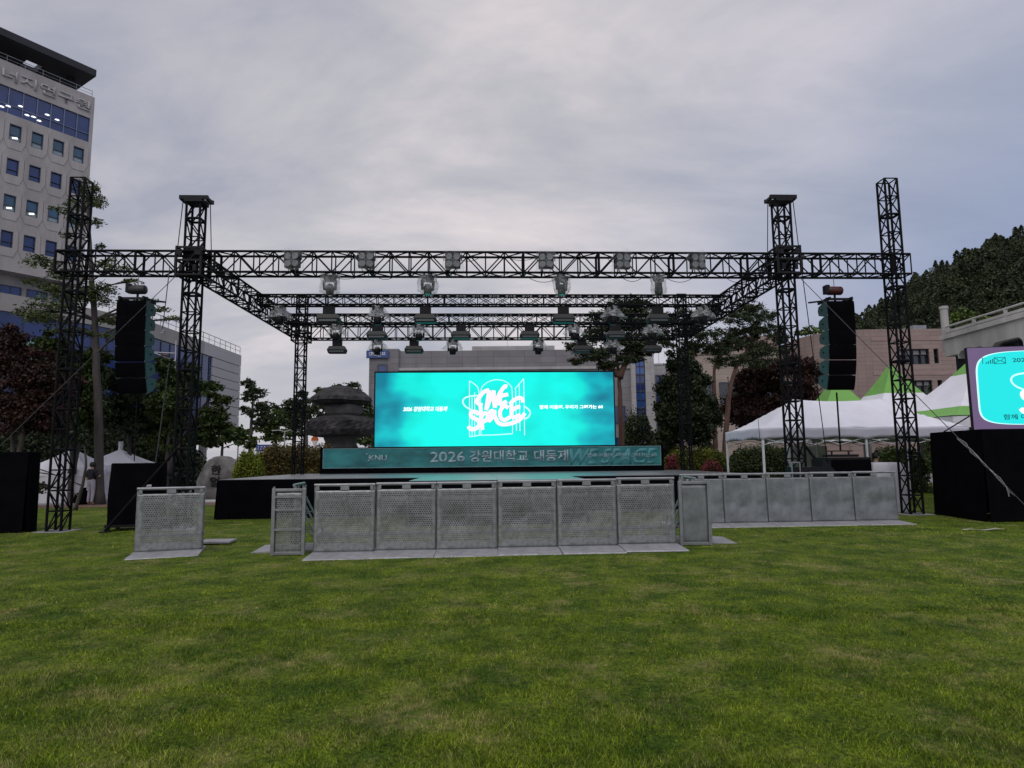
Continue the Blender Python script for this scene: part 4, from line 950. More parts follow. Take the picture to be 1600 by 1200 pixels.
# ------------------------------------------------------------------ buildings
GLASS = glassmat('blue_window_glass', (0.012, 0.03, 0.13)); GLASS2 = glassmat('teal_window_glass', (0.03, 0.09, 0.15)); FRAME = mat('dark_window_frame', (.05, .06, .09), .5, .3, .2, 3); LITM = emis('ceiling_lamp_glow', (1, 1, .95), 1.6); BLIND = mat('pale_blind', (.30, .38, .42), .7, 0, .15, 2); DGLASS = glassmat('dark_window_glass', (.02, .024, .03))
def window(root, x, z, wd, ht, y=0.0, rec=.12, g=None, mull=1, trans=.35, blind=False, fm=None, lit=False):
    f = MB(); fw = .06
    f.bx(x - .02, x + fw, y + .01, y + rec, z, z + ht); f.bx(x + wd - fw, x + wd + .02, y + .01, y + rec, z, z + ht); f.bx(x + fw + .001, x + wd - fw - .001, y + .01, y + rec, z, z + fw); f.bx(x + fw + .001, x + wd - fw - .001, y + .01, y + rec, z + ht - fw, z + ht)
    for i in range(1, mull): f.bx(x + wd * i / mull - .025, x + wd * i / mull + .025, y + .03, y + rec - .02, z + fw, z + ht - fw)
    if trans: f.bx(x + fw + .001, x + wd - fw - .001, y + .035, y + rec - .025, z + ht * trans - .025, z + ht * trans + .025)
    o = f.build('window', fm or FRAME, root)
    MB().bx(x + fw - .01, x + wd - fw + .01, y + rec - .03, y + rec - .012, z + .03, z + ht - .03).build('pane', g or GLASS, o)
    if blind: MB().bx(x + fw, x + wd - fw, y + rec - .040, y + rec - .031, z + fw, z + ht * trans - .03).build('blind', BLIND, o)
    if lit: MB().box((x + wd * .55, y + rec - .045, z + ht * .22), (wd * .45, .01, ht * .10), M=Matrix.Rotation(R(-14), 3, 'Y')).build('lamp', LITM, o)
    return o
def wall_with_holes(x0, x1, z0, z1, holes, y0, y1):
    """solid wall in X,Z with rectangular openings"""
    mb = MB(); xs_ = sorted({x0, x1, *[h[0] for h in holes], *[h[1] for h in holes]}); zs_ = sorted({z0, z1, *[h[2] for h in holes], *[h[3] for h in holes]})
    for j in range(len(zs_) - 1):
        run = None
        for i in range(len(xs_) - 1):
            cx, cz = (xs_[i] + xs_[i + 1]) / 2, (zs_[j] + zs_[j + 1]) / 2; inh = any(h[0] < cx < h[1] and h[2] < cz < h[3] for h in holes)
            if not inh: run = (run[0], xs_[i + 1]) if run else (xs_[i], xs_[i + 1])
            if (inh or i == len(xs_) - 2) and run: mb.bx(run[0], run[1], y0, y1, zs_[j], zs_[j + 1]); run = None
    return mb
CONC = mat('pale_precast_concrete', (0.335, 0.315, 0.30), 0.85, 0, 0.16, .5, bump=.1, bscale=3, stretch=(1, 1, .4), c2=(.41, .385, .37))
def office_tower():
    t = thing('office_tower', 'tall pale concrete office tower with blue windows and dark roof canopy', 'office building', (-43.1, 64.0, 0), R(56))
    cols = [-1.62 - 1.80 * i for i in range(9)]; rows_ = [31.95, 28.58, 25.08, 21.62]; wd, ht = .96, 1.55; x0 = -18.0
    holes = [(c, c + wd, z, z + ht) for c in cols for z in rows_] + [(x0 + .3, -.30, 34.4, 37.0)]
    wall_with_holes(x0, 0, 19.4, 39.4, holes, 0, .5).build('wall', CONC, t)
    MB().bx(x0, -.06, 1.6, 1.9, 0, 19.38).build('recessed_wall', CONC, t); MB().bx(x0, 0, .52, 12, 19.4, 39.0).build('core', CONC, t)
    # cast panels: chamfered hexagonal relief between the windows
    pm = MB()
    for i, c in enumerate(cols):
        for z in rows_:
            xc, zc = c + wd / 2, z + ht / 2; o = [(-.87, -.85), (-.55, -1.62), (.55, -1.62), (.87, -.85), (.87, .95), (.55, 1.62), (-.55, 1.62), (-.87, .95)]; q = [(-.52, -.82), (-.52, -.82), (.52, -.82), (.52, -.82), (.52, .82), (.52, .82), (-.52, .82), (-.52, .82)]
            vs = [(xc + a, -.04, zc + b) for a, b in o] + [(xc + a * .98, -.012, zc + b * .99) for a, b in q]
            pm.add(vs, [(k, (k + 1) % 8, 8 + (k + 1) % 8, 8 + k) for k in range(8)])
    pm.build('cast_panel', CONC, t)
    for i, c in enumerate(cols):
        for j, z in enumerate(rows_): window(t, c, z, wd, ht, .02, .2, GLASS if j in (1, 3) else GLASS2, 1, .34, blind=(j in (0, 2)), lit=(j == 2 and i in (2, 3, 6)) or (j == 0 and i == 3))
    # ribbon window
    n = 15; g_ = MB()
    for i in range(n):
        a = x0 + .3 + (-.30 - x0 - .3) * i / n; b = x0 + .3 + (-.30 - x0 - .3) * (i + 1) / n
        f = MB().bx(b - .035, b + .035, .04, .16, 34.4, 37.0); f.bx(a + .036, b - .036, .06, .15, 35.25, 35.31); o = f.build('window', mat('pale_mullion', (.16, .19, .28), .5, .3, .1, 2) if i == 0 else bpy.data.materials['pale_mullion'], t)
        MB().bx(a, b, .17, .19, 34.4, 37.0).build('pane', GLASS, o)
    rr = random.Random(4)
    for i in range(9): MB().lathe([(.16, -.03), (.2, 0), (.16, .03)], 10, (-8.3 + 5.6 * (i / 9) + rr.uniform(-.2, .2), .14, 34.9 + rr.uniform(-.2, .9))).build('ceiling_lamp', LITM, t)
    txt('에너지연구원', t, mat('sign_grey_letters', (.36, .355, .35), .7, 0, .1, 2), -9.6, -.06, 37.6, width=9.2, height=1.1, bold=.01, ext=.12, name='sign_lettering')
    r = MB(); rm = mat('dark_roof_metal', (.02, .021, .027), .7, 0, .2, 1)
    r.bx(x0, -.35, -.8, 1.8, 41.3, 42.0); r.bx(-4.2, -.35, 1.802, 4.0, 41.3, 42.0); r.bx(x0, -5.55, 1.802, 4.0, 41.3, 42.0); r.bx(x0, -.35, 4.002, 11, 41.3, 42.0); r.build('roof_canopy', rm, t)
    for xx in (-1.6, -9, -15): MB().bx(xx - .3, xx + .3, 1.6, 2.3, 39.0, 41.298).build('roof_column', rm, t)
    MB().bx(-16, -9.5, 4, 10, 39.01, 41.29).build('plant_room', rm, t)
    ra = MB(); ra.bar((x0, .2, 40.1), (-.2, .2, 40.1), .03); ra.bar((x0, .2, 39.75), (-.2, .2, 39.75), .02)
    for i in range(13): ra.bar((-.2 - i * 1.48, .2, 39.4), (-.2 - i * 1.48, .2, 40.1), .025)
    ra.build('roof_railing', GALV, t)
    for i in range(8): window(t, -1.9 - i * 2.2, 15.4, 1.7, 3.0, 1.48, .12, GLASS, 2, .5)
office_tower()
def glass_block():
    P = [Vector((-39.5, 36.2)), Vector((-34.5, 43)), Vector((-31.4, 48)), Vector((-29.7, 53)), Vector((-29.5, 61.5)), Vector((-29.5, 70))]; tz = 13.1
    t = thing('curved_block', 'long low curved building with blue ribbon glass and pale parapet', 'office building', (0, 0, 0))
    BEI = mat('beige_panels', (.29, .275, .26), .8, 0, .1, .4); WPAN = mat('off_white_panels', (.40, .395, .395), .75, 0, .06, .3)
    def strip(i0, i1, z0, z1, off, m, name, par=t, n=4):
        mb = MB()
        for i in range(i0, i1):
            a, b = P[i], P[i + 1]; d = (b - a).normalized(); nr = Vector((d.y, -d.x)); q = [a + nr * off, b + nr * off, b - nr * .6, a - nr * .6]; mb.slab([(p.x, p.y) for p in q], z0, z1)
        return mb.build(name, m, par)
    strip(0, 4, 11.9, tz, .16, BEI, 'parapet'); strip(4, 5, 11.9, tz, .16, WPAN, 'parapet')
    strip(0, 4, 5.2, 11.89, .0, GLASS, 'ribbon_glass'); strip(0, 4, 0, 5.19, -.3, mat('painted_shade_lower_wall', (.07, .07, .075), .8, 0, .2, .5), 'lower_wall')  # lower wall: shade behind the trees is put into its dark colour
    # slatted end panel
    a, b = P[4], P[5]; s0 = a.lerp(b, .22); mb = MB()
    for k in range(8): mb.slab([(s0.x + .14, s0.y), (b.x + .14, b.y), (b.x - .5, b.y), (s0.x - .5, s0.y)], 4.7 + k * .9, 4.7 + k * .9 + .84)
    mb.build('slatted_panel', WPAN, t); MB().slab([(s0.x, s0.y), (b.x, b.y - .02), (b.x - 14, b.y - .02), (s0.x - 14, s0.y)], 4.68, 11.88).build('end_block', FRAME, t)
    MB().slab([(a.x - .01, a.y), (s0.x - .01, s0.y - .05), (s0.x - .5, s0.y - .05), (a.x - .5, a.y)], 5.2, 11.88).build('ribbon_glass', GLASS, t)
    for k in range(3): MB().bx(b.x - 3 - k * 5, b.x - 2.4 - k * 5, b.y - 2.2, b.y - 1.6, 0, 4.67).build('column', WPAN, t)
    mu = MB()
    for i in range(0, 5):
        p, q = P[i], P[i + 1]; L = (q - p).length; n = int(L / 1.25); d = (q - p).normalized(); nr = Vector((d.y, -d.x))
        for j in range(n):
            if i == 4 and j / n > .2: break
            c = p + d * (j * L / n) + nr * .03; mu.box((c.x, c.y, 8.5), (.06, .06, 6.6))
        if i < 4:
            for z in (6.6, 8.5, 10.2): c = (p + q) / 2 + nr * .03; mu.box((c.x, c.y, z), (L - .1, .08, .10), rz=math.atan2(d.y, d.x))
    mu.build('mullion', FRAME, t)
    for i, (k, j) in enumerate(((1, .1), (1, .35), (0, .8))):
        p, q = P[k], P[k + 1]; d = (q - p).normalized(); nr = Vector((d.y, -d.x)); c = p.lerp(q, j) + nr * .05; MB().box((c.x, c.y, 9.4), (1.1, .02, 1.4), rz=math.atan2(d.y, d.x)).build('lit_pane', emis('lit_office_glow', (.25, .5, .5), .3) if i == 0 else bpy.data.materials['lit_office_glow'], t)
    ra = MB()
    for i in range(2, 5):
        p, q = P[i], P[i + 1]; ra.bar((p.x, p.y, tz + .9), (q.x, q.y, tz + .9), .035); ra.bar((p.x, p.y, tz + .45), (q.x, q.y, tz + .45), .025); n = int((q - p).length / 1.1)
        for j in range(n + 1): c = p.lerp(q, j / n); ra.bar((c.x, c.y, tz), (c.x, c.y, tz + .9), .03)
    ra.build('roof_railing', GALV, t)
glass_block()
def hall():
    Y0 = 75.0; a = at(577, 600, Y0); b = at(1021, 600, Y0); t = thing('university_hall', 'wide grey panelled building behind the big screen with blue rooftop sign', 'hall building', (a.x, Y0, 0), 0); L = b.x - a.x
    PAN = brickmat('grey_stone_panels', (.175, .172, .182), (.20, .197, .207), (.115, .115, .125), 1.8, .75, .03, off=0.0); PANL = brickmat('pale_stone_panels', (.34, .335, .335), (.37, .365, .365), (.24, .24, .245), 1.1, .7, .02, off=0.0)
    zt = at(800, 547, Y0).z; x1 = at(985, 600, Y0).x - a.x
    MB().bx(0, 3.4, -.25, 10, 0, zt + .25).build('end_bay', PAN, t); wall = MB().bx(3.402, x1, .0, 10, 0, zt).build('wall', PAN, t)
    MB().bx(3.402, x1 - .002, -.18, -.002, zt - 2.3, zt - 2.0).build('cornice', PANL, t)
    MB().bx(11.8, 21.6, 1.5, 7, zt + .002, zt + .75).build('penthouse', PANL, t)
    ztt = at(1000, 535, Y0).z; xa, xb = at(992, 600, Y0).x - a.x, at(1007, 600, Y0).x - a.x
    wall_with_holes(x1 + .002, L, 0, ztt, [(xa, xb, 3.5, ztt - 1.9)], -.6, .3).build('stair_tower', PANL, t); MB().bx(x1 + .01, L - .01, .302, 8, 0, ztt - .1).build('stair_core', PANL, t)
    for k in range(5): z = 3.5 + (ztt - 1.9 - 3.5) * k / 5; window(t, xa, z, xb - xa, (ztt - 5.4) / 5 - .01, -.5, .2, GLASS if k % 2 else glassmat('bright_blue_glass', (.02, .08, .28)) if k == 0 else bpy.data.materials['bright_blue_glass'] if k != 1 else GLASS, 2, .5)
    for i in range(9):
        for z in (2.0, 5.6): window(t, 4.4 + i * 2.9, z, 1.9, 2.0, -.13, .12, GLASS, 2, .35)
    xs0 = at(574, 553, Y0).x - a.x; sw = at(608, 553, Y0).x - a.x - xs0
    sg = MB().bx(xs0, xs0 + sw, -.55, -.28, zt - .85, zt + .02).build('sign_board', mat('blue_sign', (.03, .07, .22), .5, 0, .15, .8), t); txt('대학본부', sg, mat('sign_white', (.6, .6, .65), .6, 0, .1, 2), xs0 + .3, -.56, zt - .72, width=sw - .6, height=.58, bold=.01, ext=.03)
    window(t, 1.0, zt - 2.5, 1.1, .9, -.37, .12, GLASS, 1, 0)
    m = MB(); m.bar((9.2, 2, zt), (9.2, 2, zt + 1.2), .05); m.bar((24.5, 2, zt), (24.5, 2, zt + 4), .03); m.bar((3.0 + 13, 2, zt), (16, 2, zt + 3.5), .025); m.build('antenna', GALV, t)
    c = at(1021, 600, Y0 + 6); t2 = thing('annex', 'pale annex with blue glass strip between screen and round evergreen', 'annex building', (c.x, Y0 + 6, 0), 0); za = at(1030, 571, Y0 + 6).z
    MB().bx(0, 9, 0, 8, 0, za).build('wall', PANL, t2); window(t2, .3, 2, 3.2, za - 3.2, -.13, .12, GLASS, 2, .5); MB().bx(-.05, 9.05, -.05, 8.05, za + .002, za + .25).build('coping', GALV, t2); m = MB(); m.bar((1, 1, za + .2), (1, 1, za + 3), .03); m.build('antenna', GALV, t2)
hall()
PINKB = brickmat('pink_brown_tiles', (.25, .19, .168), (.285, .215, .19), (.20, .155, .14), 1.6, .34, .025, off=0.5)
def pink():
    Y0 = 52.0; c0 = at(1366, 600, Y0); t = thing('tiled_building', 'pinkish brown tiled building with dark windows below the wooded hill', 'tiled building', (c0.x, Y0, 0), 0); zt = at(1420, 514, Y0).z
    def X(px): return at(px, 600, Y0).x - c0.x
    def Zz(py, px=1440): return at(px, py, Y0).z
    w1 = [(X(1408), X(1456), Zz(569), Zz(545)), (X(1463), X(1470.5), Zz(568), Zz(545)), (X(1410), X(1457), Zz(617), Zz(594)), (X(1465), X(1472.5), Zz(614), Zz(594))]
    wall_with_holes(0, 14, 0, zt, w1, 0, .5).build('wall', PINKB, t); MB().bx(0, 14, .502, 12, 0, zt - .05).build('core', PINKB, t)
    for i, (a, b, c, d) in enumerate(w1): window(t, a, c, b - a, d - c, .1, .25, DGLASS, 4 if i % 2 == 0 else 1, .62 if i % 2 == 0 else .5, fm=mat('black_frame', (.012, .012, .014), .5, 0, .2, 3) if i == 0 else bpy.data.materials['black_frame'])
    for a, b, c, d in (w1[0], w1[2]): MB().bx(a + .08, b - .08, .30, .315, d - (d - c) * .33, d - .08).build('blind', mat('grey_blind', (.28, .28, .29), .7, 0, .1, 2), t)
    b = MB(); 
    for z in (Zz(529), Zz(583)): b.bx(-.0, 14, -.04, -.002, z - .15, z + .15)
    b.build('tile_band', mat('dark_tile_band', (.26, .185, .17), .8, 0, .15, 1), t)
    # curved corner to the left
    rr_ = 4.2; pts = [(-rr_ * math.sin(a * math.pi / 2 / 10) - .0, rr_ - rr_ * math.cos(a * math.pi / 2 / 10)) for a in range(11)]
    pts += [(-rr_, 12), (-.001, 12)]; MB().slab(pts, 0, zt).build('rounded_corner', brickmat('pink_vertical_tiles', (.23, .175, .155), (.26, .195, .172), (.18, .14, .125), .5, .34, .02, off=0.0), t)
    x0 = X(1240); z2 = at(1260, 524, Y0 + 8).z; MB().bx(x0 - 1, -rr_ - .01, 8, 14, 0, z2).build('side_wing', PINKB, t)
    MB().bx(X(1458), X(1480), 2, 4, zt + .001, zt + .7).build('roof_unit', GALV, t)
    t3 = thing('tiled_annex', 'cream tiled building glimpsed through the curved pine trunks', 'tiled building', (at(1075, 600, 58).x, 58, 0)); za = at(1100, 575, 58).z; CR = brickmat('cream_tiles', (.30, .25, .215), (.33, .275, .235), (.22, .185, .16), 1.2, .5, .02)
    MB().bx(0, 9.5, 0, 8, 0, za + 1.2).build('wall', CR, t3)
    for i in range(4): window(t3, .6 + i * 2.2, za - 3.2, 1.6, 1.9, -.13, .12, DGLASS, 2, .4)
    MB().bx(-.1, 9.6, -.1, 8.1, za + 1.202, za + 1.5).build('coping', CR, t3)
pink()
def white_block():
    xw = 20.8; t = thing('concrete_building', 'weathered white concrete building with rounded window bays and roof railing', 'concrete building', (xw, 31.0, 0), R(-90))  # local +x runs towards the camera
    m = mat('weathered_white_concrete', (.33, .325, .315), .85, 0, .22, .7, bump=.15, bscale=3, stretch=(1, 1, .35), c2=(.46, .45, .435)); L = 14; zt = 7.12; zb = 5.85
    # deep fascia with rounded bays cut out below
    bays = []; mb = MB(); n = 6
    mb.bx(0, L, 0, .3, zb + .55, zt)
    for i in range(n):
        a = .9 + i * 2.15; b = a + 1.75; r = .32
        if i == 0: mb.bx(0, a, 0, .3, zb + .45, zb + .548)
        nxt = a + 2.15 if i < n - 1 else L
        mb.bx(b, nxt, 0, .3, 2.5 if i >= 0 else zb, zb + .548)
        for s, xx in ((1, a), (-1, b)):
            pts = [(xx, zb + .549), (xx + s * r, zb + .549)] + [(xx + s * (r - r * math.sin(k * math.pi / 12)), zb + .549 - r + r * math.cos(k * math.pi / 12)) for k in range(1, 7)]
            if s < 0: pts = list(reversed(pts))
            mb.prism(pts, .002, .298)
    mb.build('fascia', m, t)
    for i in range(n): window(t, .9 + i * 2.15, 2.6, 1.75, zb + .55 - 2.6, .45, .15, DGLASS, 2, .4)
    MB().bx(.3, L, .62, 8, 0, zt - .01).build('core', mat('painted_shade_wall', (.16, .155, .15), .85, 0, .2, 1), t); MB().bx(.25, .88, .33, .6, 2.5, zb + .44).build('glazing', DGLASS, t); MB().bx(-.0, .28, .302, 8, zb + .45, zt).build('end_wall', m, t)  # core: darker copy of the concrete, shade behind the fascia put into its colour
    MB().bx(-.1, L, -.12, .32, zt + .002, zt + .22).build('coping', m, t)
    r = MB(); r.bar((0, .1, zt + .62), (L, .1, zt + .62), .045, 8); 
    for i in range(8): r.bx(.1 + i * 1.9 - .06, .1 + i * 1.9 + .06, .05, .15, zt + .222, zt + .60)
    r.bx(-.0, L, .04, .16, zt + .30, zt + .42); r.build('roof_railing', m, t); MB().lathe([(.17, zt - .5), (.17, zt + 1.55), (.2, zt + 1.56), (.2, zt + 1.7)], 12, (-.25, .3, 0)).build('vent_pipe', m, t)
white_block()

# ------------------------------------------------------------------ hill and trees
hillm = mat('hill_undergrowth', (.018, .028, .010), .95, 0, .4, .3)
def hz(x, y):
    f = max(0, min(1, (x - 34) / 75)); s = f * f * (3 - 2 * f); d = max(0, min(1, (y - 74) / 45)); return 38.5 * s * d
hm = MB().grid(lambda u, v: (20 + 230 * u, 74 + 140 * v, hz(20 + 230 * u, 74 + 140 * v) - .2), 30, 20).build('hill', hillm, smooth=True); struct(hm)
def leafquads(C, size, aspect=1.0, up=0.0, rng=RNG):
    n = len(C); d = rng.normal(0, 1, (n, 3)); d[:, 2] = d[:, 2] * (1 - up * .6); d /= np.linalg.norm(d, axis=1)[:, None] + 1e-9
    r = rng.normal(0, 1, (n, 3)); e = np.cross(d, r); e /= np.linalg.norm(e, axis=1)[:, None] + 1e-9
    s = size * rng.uniform(.55, 1.35, n)[:, None]; a, b = d * s, e * s * aspect
    V = np.empty((n, 4, 3)); V[:, 0] = C - a; V[:, 1] = C - b; V[:, 2] = C + a; V[:, 3] = C + b
    return V.reshape(-1, 3)
def cloud_pts(c, r, n, lumps=7, tight=.42, rng=RNG):
    c, r = np.asarray(c), np.asarray(r); u = rng.normal(0, 1, (lumps, 3)); u /= np.linalg.norm(u, axis=1)[:, None]; L = u * rng.uniform(.35, .85, (lumps, 1))
    k = rng.integers(0, lumps, n); q = L[k] + rng.normal(0, tight * .6, (n, 3)) * rng.uniform(.5, 1.1, (n, 1)); return c + q * r
LEAF = {}
def LM(k):
    if k in LEAF: return LEAF[k]
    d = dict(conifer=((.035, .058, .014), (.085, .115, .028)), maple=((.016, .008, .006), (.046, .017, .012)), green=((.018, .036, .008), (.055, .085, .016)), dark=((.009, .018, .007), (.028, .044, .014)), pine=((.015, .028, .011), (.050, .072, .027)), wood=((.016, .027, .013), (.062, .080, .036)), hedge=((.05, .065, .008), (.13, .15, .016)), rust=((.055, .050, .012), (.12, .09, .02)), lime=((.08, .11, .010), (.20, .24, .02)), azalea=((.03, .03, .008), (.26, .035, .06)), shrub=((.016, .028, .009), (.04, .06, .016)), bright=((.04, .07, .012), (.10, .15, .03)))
    a, b = d[k]; LEAF[k] = leafmat('foliage_' + k, a, b, .22 if k == 'wood' else 1.4); return LEAF[k]
BARK = mat('grey_bark', (.055, .046, .042), .9, 0, .35, 6, bump=.5, bscale=14, stretch=(1, 1, .3)); RBARK = mat('red_pine_bark', (.095, .052, .040), .9, 0, .35, 5, bump=.5, bscale=12, stretch=(1, 1, .3)); PBARK = mat('grey_brown_bark', (.055, .047, .044), .9, 0, .3, 5, bump=.5, bscale=10, stretch=(1, 1, .3))
def tree(name, label, Yd, trunks, pads, kind, leaf, dens, r0=.16, bark=None, group=None, depth=.7, aspect=.6, up=0, limbs=True, base_y=None, cat='tree', lumps=7, seed=1, twig=True, tight=.27):
    """trunks: pixel paths; pads: (px,py,rx,ry) foliage masses spread in depth round the trunk"""
    rng = np.random.default_rng(seed); k = Yd / FPX
    T = [[at(x, y, Yd + rng.uniform(-.1, .1)) for x, y in tr] for tr in trunks]; b0 = T[0][0].copy(); b0.z = gz(b0.x) if base_y is None else base_y
    for tr, pt in zip(T, trunks):
        if abs(pt[0][1] - trunks[0][0][1]) < 15: tr[0].z = min(tr[0].z, b0.z)
    t = thing(name, label, cat, b0, 0, group); mb = MB(); nodes = []
    for tr in T:
        P = crom([p - b0 for p in tr], 5); n = len(P); P = [p + Vector((rng.uniform(-1, 1), rng.uniform(-1, 1), 0)) * r0 * .12 for p in P]
        mb.tube(P, [r0 * (1.25 if i == 0 else 1) * (1 - .78 * i / (n - 1)) for i in range(n)], 8); nodes += [(p, r0 * (1 - .78 * i / (n - 1))) for i, p in enumerate(P)]
    pts = []
    for px, py, rx, ry in pads:
        rx, ry = rx * 1.12, ry * (1.5 if kind == 'pine' else 1.15); py += rng.uniform(-3, 3); c = at(px, py, Yd) - b0; R_ = (rx * k, rx * k * depth, ry * k); c.y += rng.uniform(-.5, .5) * rx * k * depth
        n = int(4.6 * dens * (R_[0] * R_[2] * 3.14) / (leaf * leaf)); n = max(60, min(n, 16000)); pts.append(cloud_pts(c, R_, n, max(8, int(2.4 * lumps * max(1, rx / max(ry, 1)) ** .5)), tight, rng=rng))
        if limbs:
            cand = [q for q in nodes if q[0].z < c.z + .1 * k * ry] or nodes[:1]; q = min(cand, key=lambda q: (q[0] - c).length + .5 * abs((c.z - q[0].z) - .3 * (c - q[0]).xy.length)); mid = q[0].lerp(c, .5) + Vector((0, 0, .06 * (c - q[0]).length)); rr = max(.012, min(q[1] * .5, .09))
            mb.tube(crom([q[0], mid, c], 4), [rr * (1 - .08 * i) for i in range(9)], 6)
            if twig:
                for _ in range(4):
                    e = c + Vector((rng.uniform(-1, 1) * R_[0] * .8, rng.uniform(-1, 1) * R_[1] * .8, rng.uniform(-.3, .7) * R_[2])); mb.tube([mid, mid.lerp(e, .55) + Vector((0, 0, .03)), e], [rr * .5, rr * .35, rr * .15], 5)
    mb.build('trunk', bark or BARK, t, True)
    P = np.vstack(pts); V = leafquads(P, leaf * 1.05, aspect, up, rng); npmesh('crown', V, np.arange(len(V)).reshape(-1, 4), LM(kind), t); return t

tree('conifer_tree', 'tall thin conifer with layered branches behind the outer left tower', 27.5, [[(156, 790), (153, 640), (148, 500), (141, 400), (136, 300)]],
     [(138, 300, 22, 22), (152, 318, 16, 12), (112, 318, 22, 9), (96, 330, 16, 6), (120, 345, 20, 8), (150, 345, 14, 6), (108, 372, 12, 5), (155, 380, 8, 5), (70, 412, 32, 8), (95, 425, 32, 9), (60, 440, 28, 7), (90, 452, 42, 10), (165, 410, 26, 8), (185, 425, 28, 7), (205, 440, 18, 5), (160, 452, 34, 10), (140, 468, 44, 12), (100, 478, 46, 9), (50, 490, 34, 8), (80, 502, 44, 9), (232, 468, 16, 6), (252, 482, 18, 4), (275, 500, 20, 4), (170, 498, 26, 9), (120, 520, 34, 9), (185, 525, 26, 8)], 'conifer', .075, .72, .20, PBARK, depth=.9, aspect=.35, up=.6, lumps=9, seed=3)
tree('red_maple', 'dark red maple crowding the left edge above the black platform', 25.5, [[(22, 790), (20, 690), (28, 600)], [(22, 760), (40, 660), (62, 590)]],
     [(12, 532, 36, 26), (30, 565, 50, 24), (60, 590, 44, 18), (15, 612, 44, 28), (70, 625, 48, 22), (95, 600, 30, 14), (35, 650, 50, 28), (85, 655, 34, 24), (5, 575, 30, 30)], 'maple', .065, 1.35, .13, seed=5, group=None)
tree('broadleaf_tree', 'green broadleaf tree between the red maple and the conifer trunk', 28.5, [[(110, 792), (112, 700), (104, 600)], [(112, 740), (135, 650)]],
     [(82, 545, 34, 24), (110, 565, 40, 26), (70, 580, 36, 22), (130, 600, 36, 30), (95, 620, 44, 26), (140, 640, 34, 30), (110, 665, 46, 26), (80, 660, 40, 24), (150, 570, 26, 20)], 'green', .085, 1.2, .14, seed=6)
tree('red_maple', 'dark red leaved tree behind the left speaker hang', 31.5, [[(205, 790), (202, 690), (198, 620)]], [(150, 555, 22, 10), (168, 590, 34, 20), (205, 620, 42, 22), (238, 625, 30, 12), (180, 645, 40, 26), (225, 660, 40, 24), (150, 640, 30, 24), (205, 590, 26, 18)], 'dark', .085, 1.3, .14, seed=8)
tree('broadleaf_tree', 'leafy green tree behind the left inner tower, reaching toward the monument', 31.0, [[(258, 790), (262, 700), (272, 620)], [(260, 740), (300, 660), (330, 620)]],
     [(258, 575, 20, 14), (268, 600, 34, 20), (300, 595, 24, 14), (320, 610, 30, 14), (345, 630, 18, 10), (285, 630, 44, 22), (330, 648, 30, 14), (250, 640, 34, 24), (300, 668, 46, 20), (262, 690, 40, 22), (345, 662, 16, 10), (300, 575, 14, 8)], 'green', .085, 1.25, .15, seed=9)
tree('sapling', 'small leafy sapling leaning by the left platform and outer tower', 24.0, [[(118, 790), (134, 730), (128, 680)]], [(125, 680, 18, 14), (60, 758, 12, 10), (48, 735, 10, 12)], 'dark', .07, 1.0, .07, seed=10)
tree('pine_tree', 'layered dark pine right of the slatted building end', 62, [[(390, 705), (393, 660), (396, 610)]], [(388, 600, 14, 7), (400, 612, 20, 6), (392, 624, 18, 6), (412, 632, 22, 6), (396, 645, 20, 5), (414, 652, 14, 6), (385, 640, 10, 5), (405, 664, 14, 4)], 'pine', .17, 1.2, .22, aspect=.4, up=.6, seed=11)
tree('broadleaf_tree', 'mid green tree beyond the car park, left of the rear left tower', 66, [[(430, 708), (432, 660), (432, 645)]], [(428, 645, 20, 14), (440, 660, 24, 14), (415, 668, 20, 14), (432, 680, 30, 10), (448, 648, 12, 12)], 'bright', .19, 1.0, .18, seed=12)
tree('broadleaf_tree', 'dull green roadside tree near the monument and cars', 58, [[(345, 712), (348, 690), (350, 670)]], [(345, 676, 26, 16), (372, 680, 22, 14), (392, 690, 22, 10), (325, 690, 20, 12)], 'green', .17, 1.1, .16, seed=13)
tree('pine_tree', 'dark pine group rising behind the rear left tower', 60, [[(458, 708), (460, 660), (462, 620)], [(480, 708), (478, 650), (476, 615)]], [(455, 630, 16, 9), (470, 622, 18, 9), (462, 645, 22, 10), (484, 640, 16, 10), (470, 662, 24, 12), (448, 655, 12, 8)], 'pine', .17, 1.2, .2, aspect=.4, up=.6, seed=14)
tree('pine_tree', 'dark pine standing directly behind the stone lantern', 62, [[(520, 706), (522, 650), (524, 615)], [(545, 706), (546, 650)]], [(505, 615, 16, 8), (520, 608, 22, 6), (545, 608, 24, 7), (560, 620, 18, 8), (575, 660, 16, 18), (500, 640, 20, 12), (570, 640, 14, 14)], 'pine', .17, 1.1, .2, aspect=.4, up=.6, seed=15)
tree('broadleaf_tree', 'low green tree in the gap between stone lantern and screen', 50, [[(576, 706), (577, 690)]], [(574, 668, 14, 18), (566, 690, 16, 10), (585, 690, 12, 12)], 'green', .14, 1.1, .12, seed=16)
tree('pine_tree', 'red barked pine with straight trunk at the right edge of the big screen', 30.5, [[(973, 722), (970, 650), (967, 590), (962, 545)], [(967, 590), (985, 552), (1000, 520)], [(966, 585), (930, 560)]],
     [(905, 540, 26, 9), (925, 556, 34, 9), (900, 565, 16, 5), (948, 522, 34, 12), (935, 497, 26, 8), (975, 535, 40, 13), (960, 505, 34, 12), (990, 505, 30, 14), (1004, 548, 24, 10), (985, 560, 28, 8), (1010, 525, 22, 14), (950, 570, 22, 6), (975, 480, 34, 12), (1000, 482, 26, 10), (925, 525, 18, 8)], 'pine', .085, 1.5, .17, RBARK, aspect=.3, up=.6, seed=17)
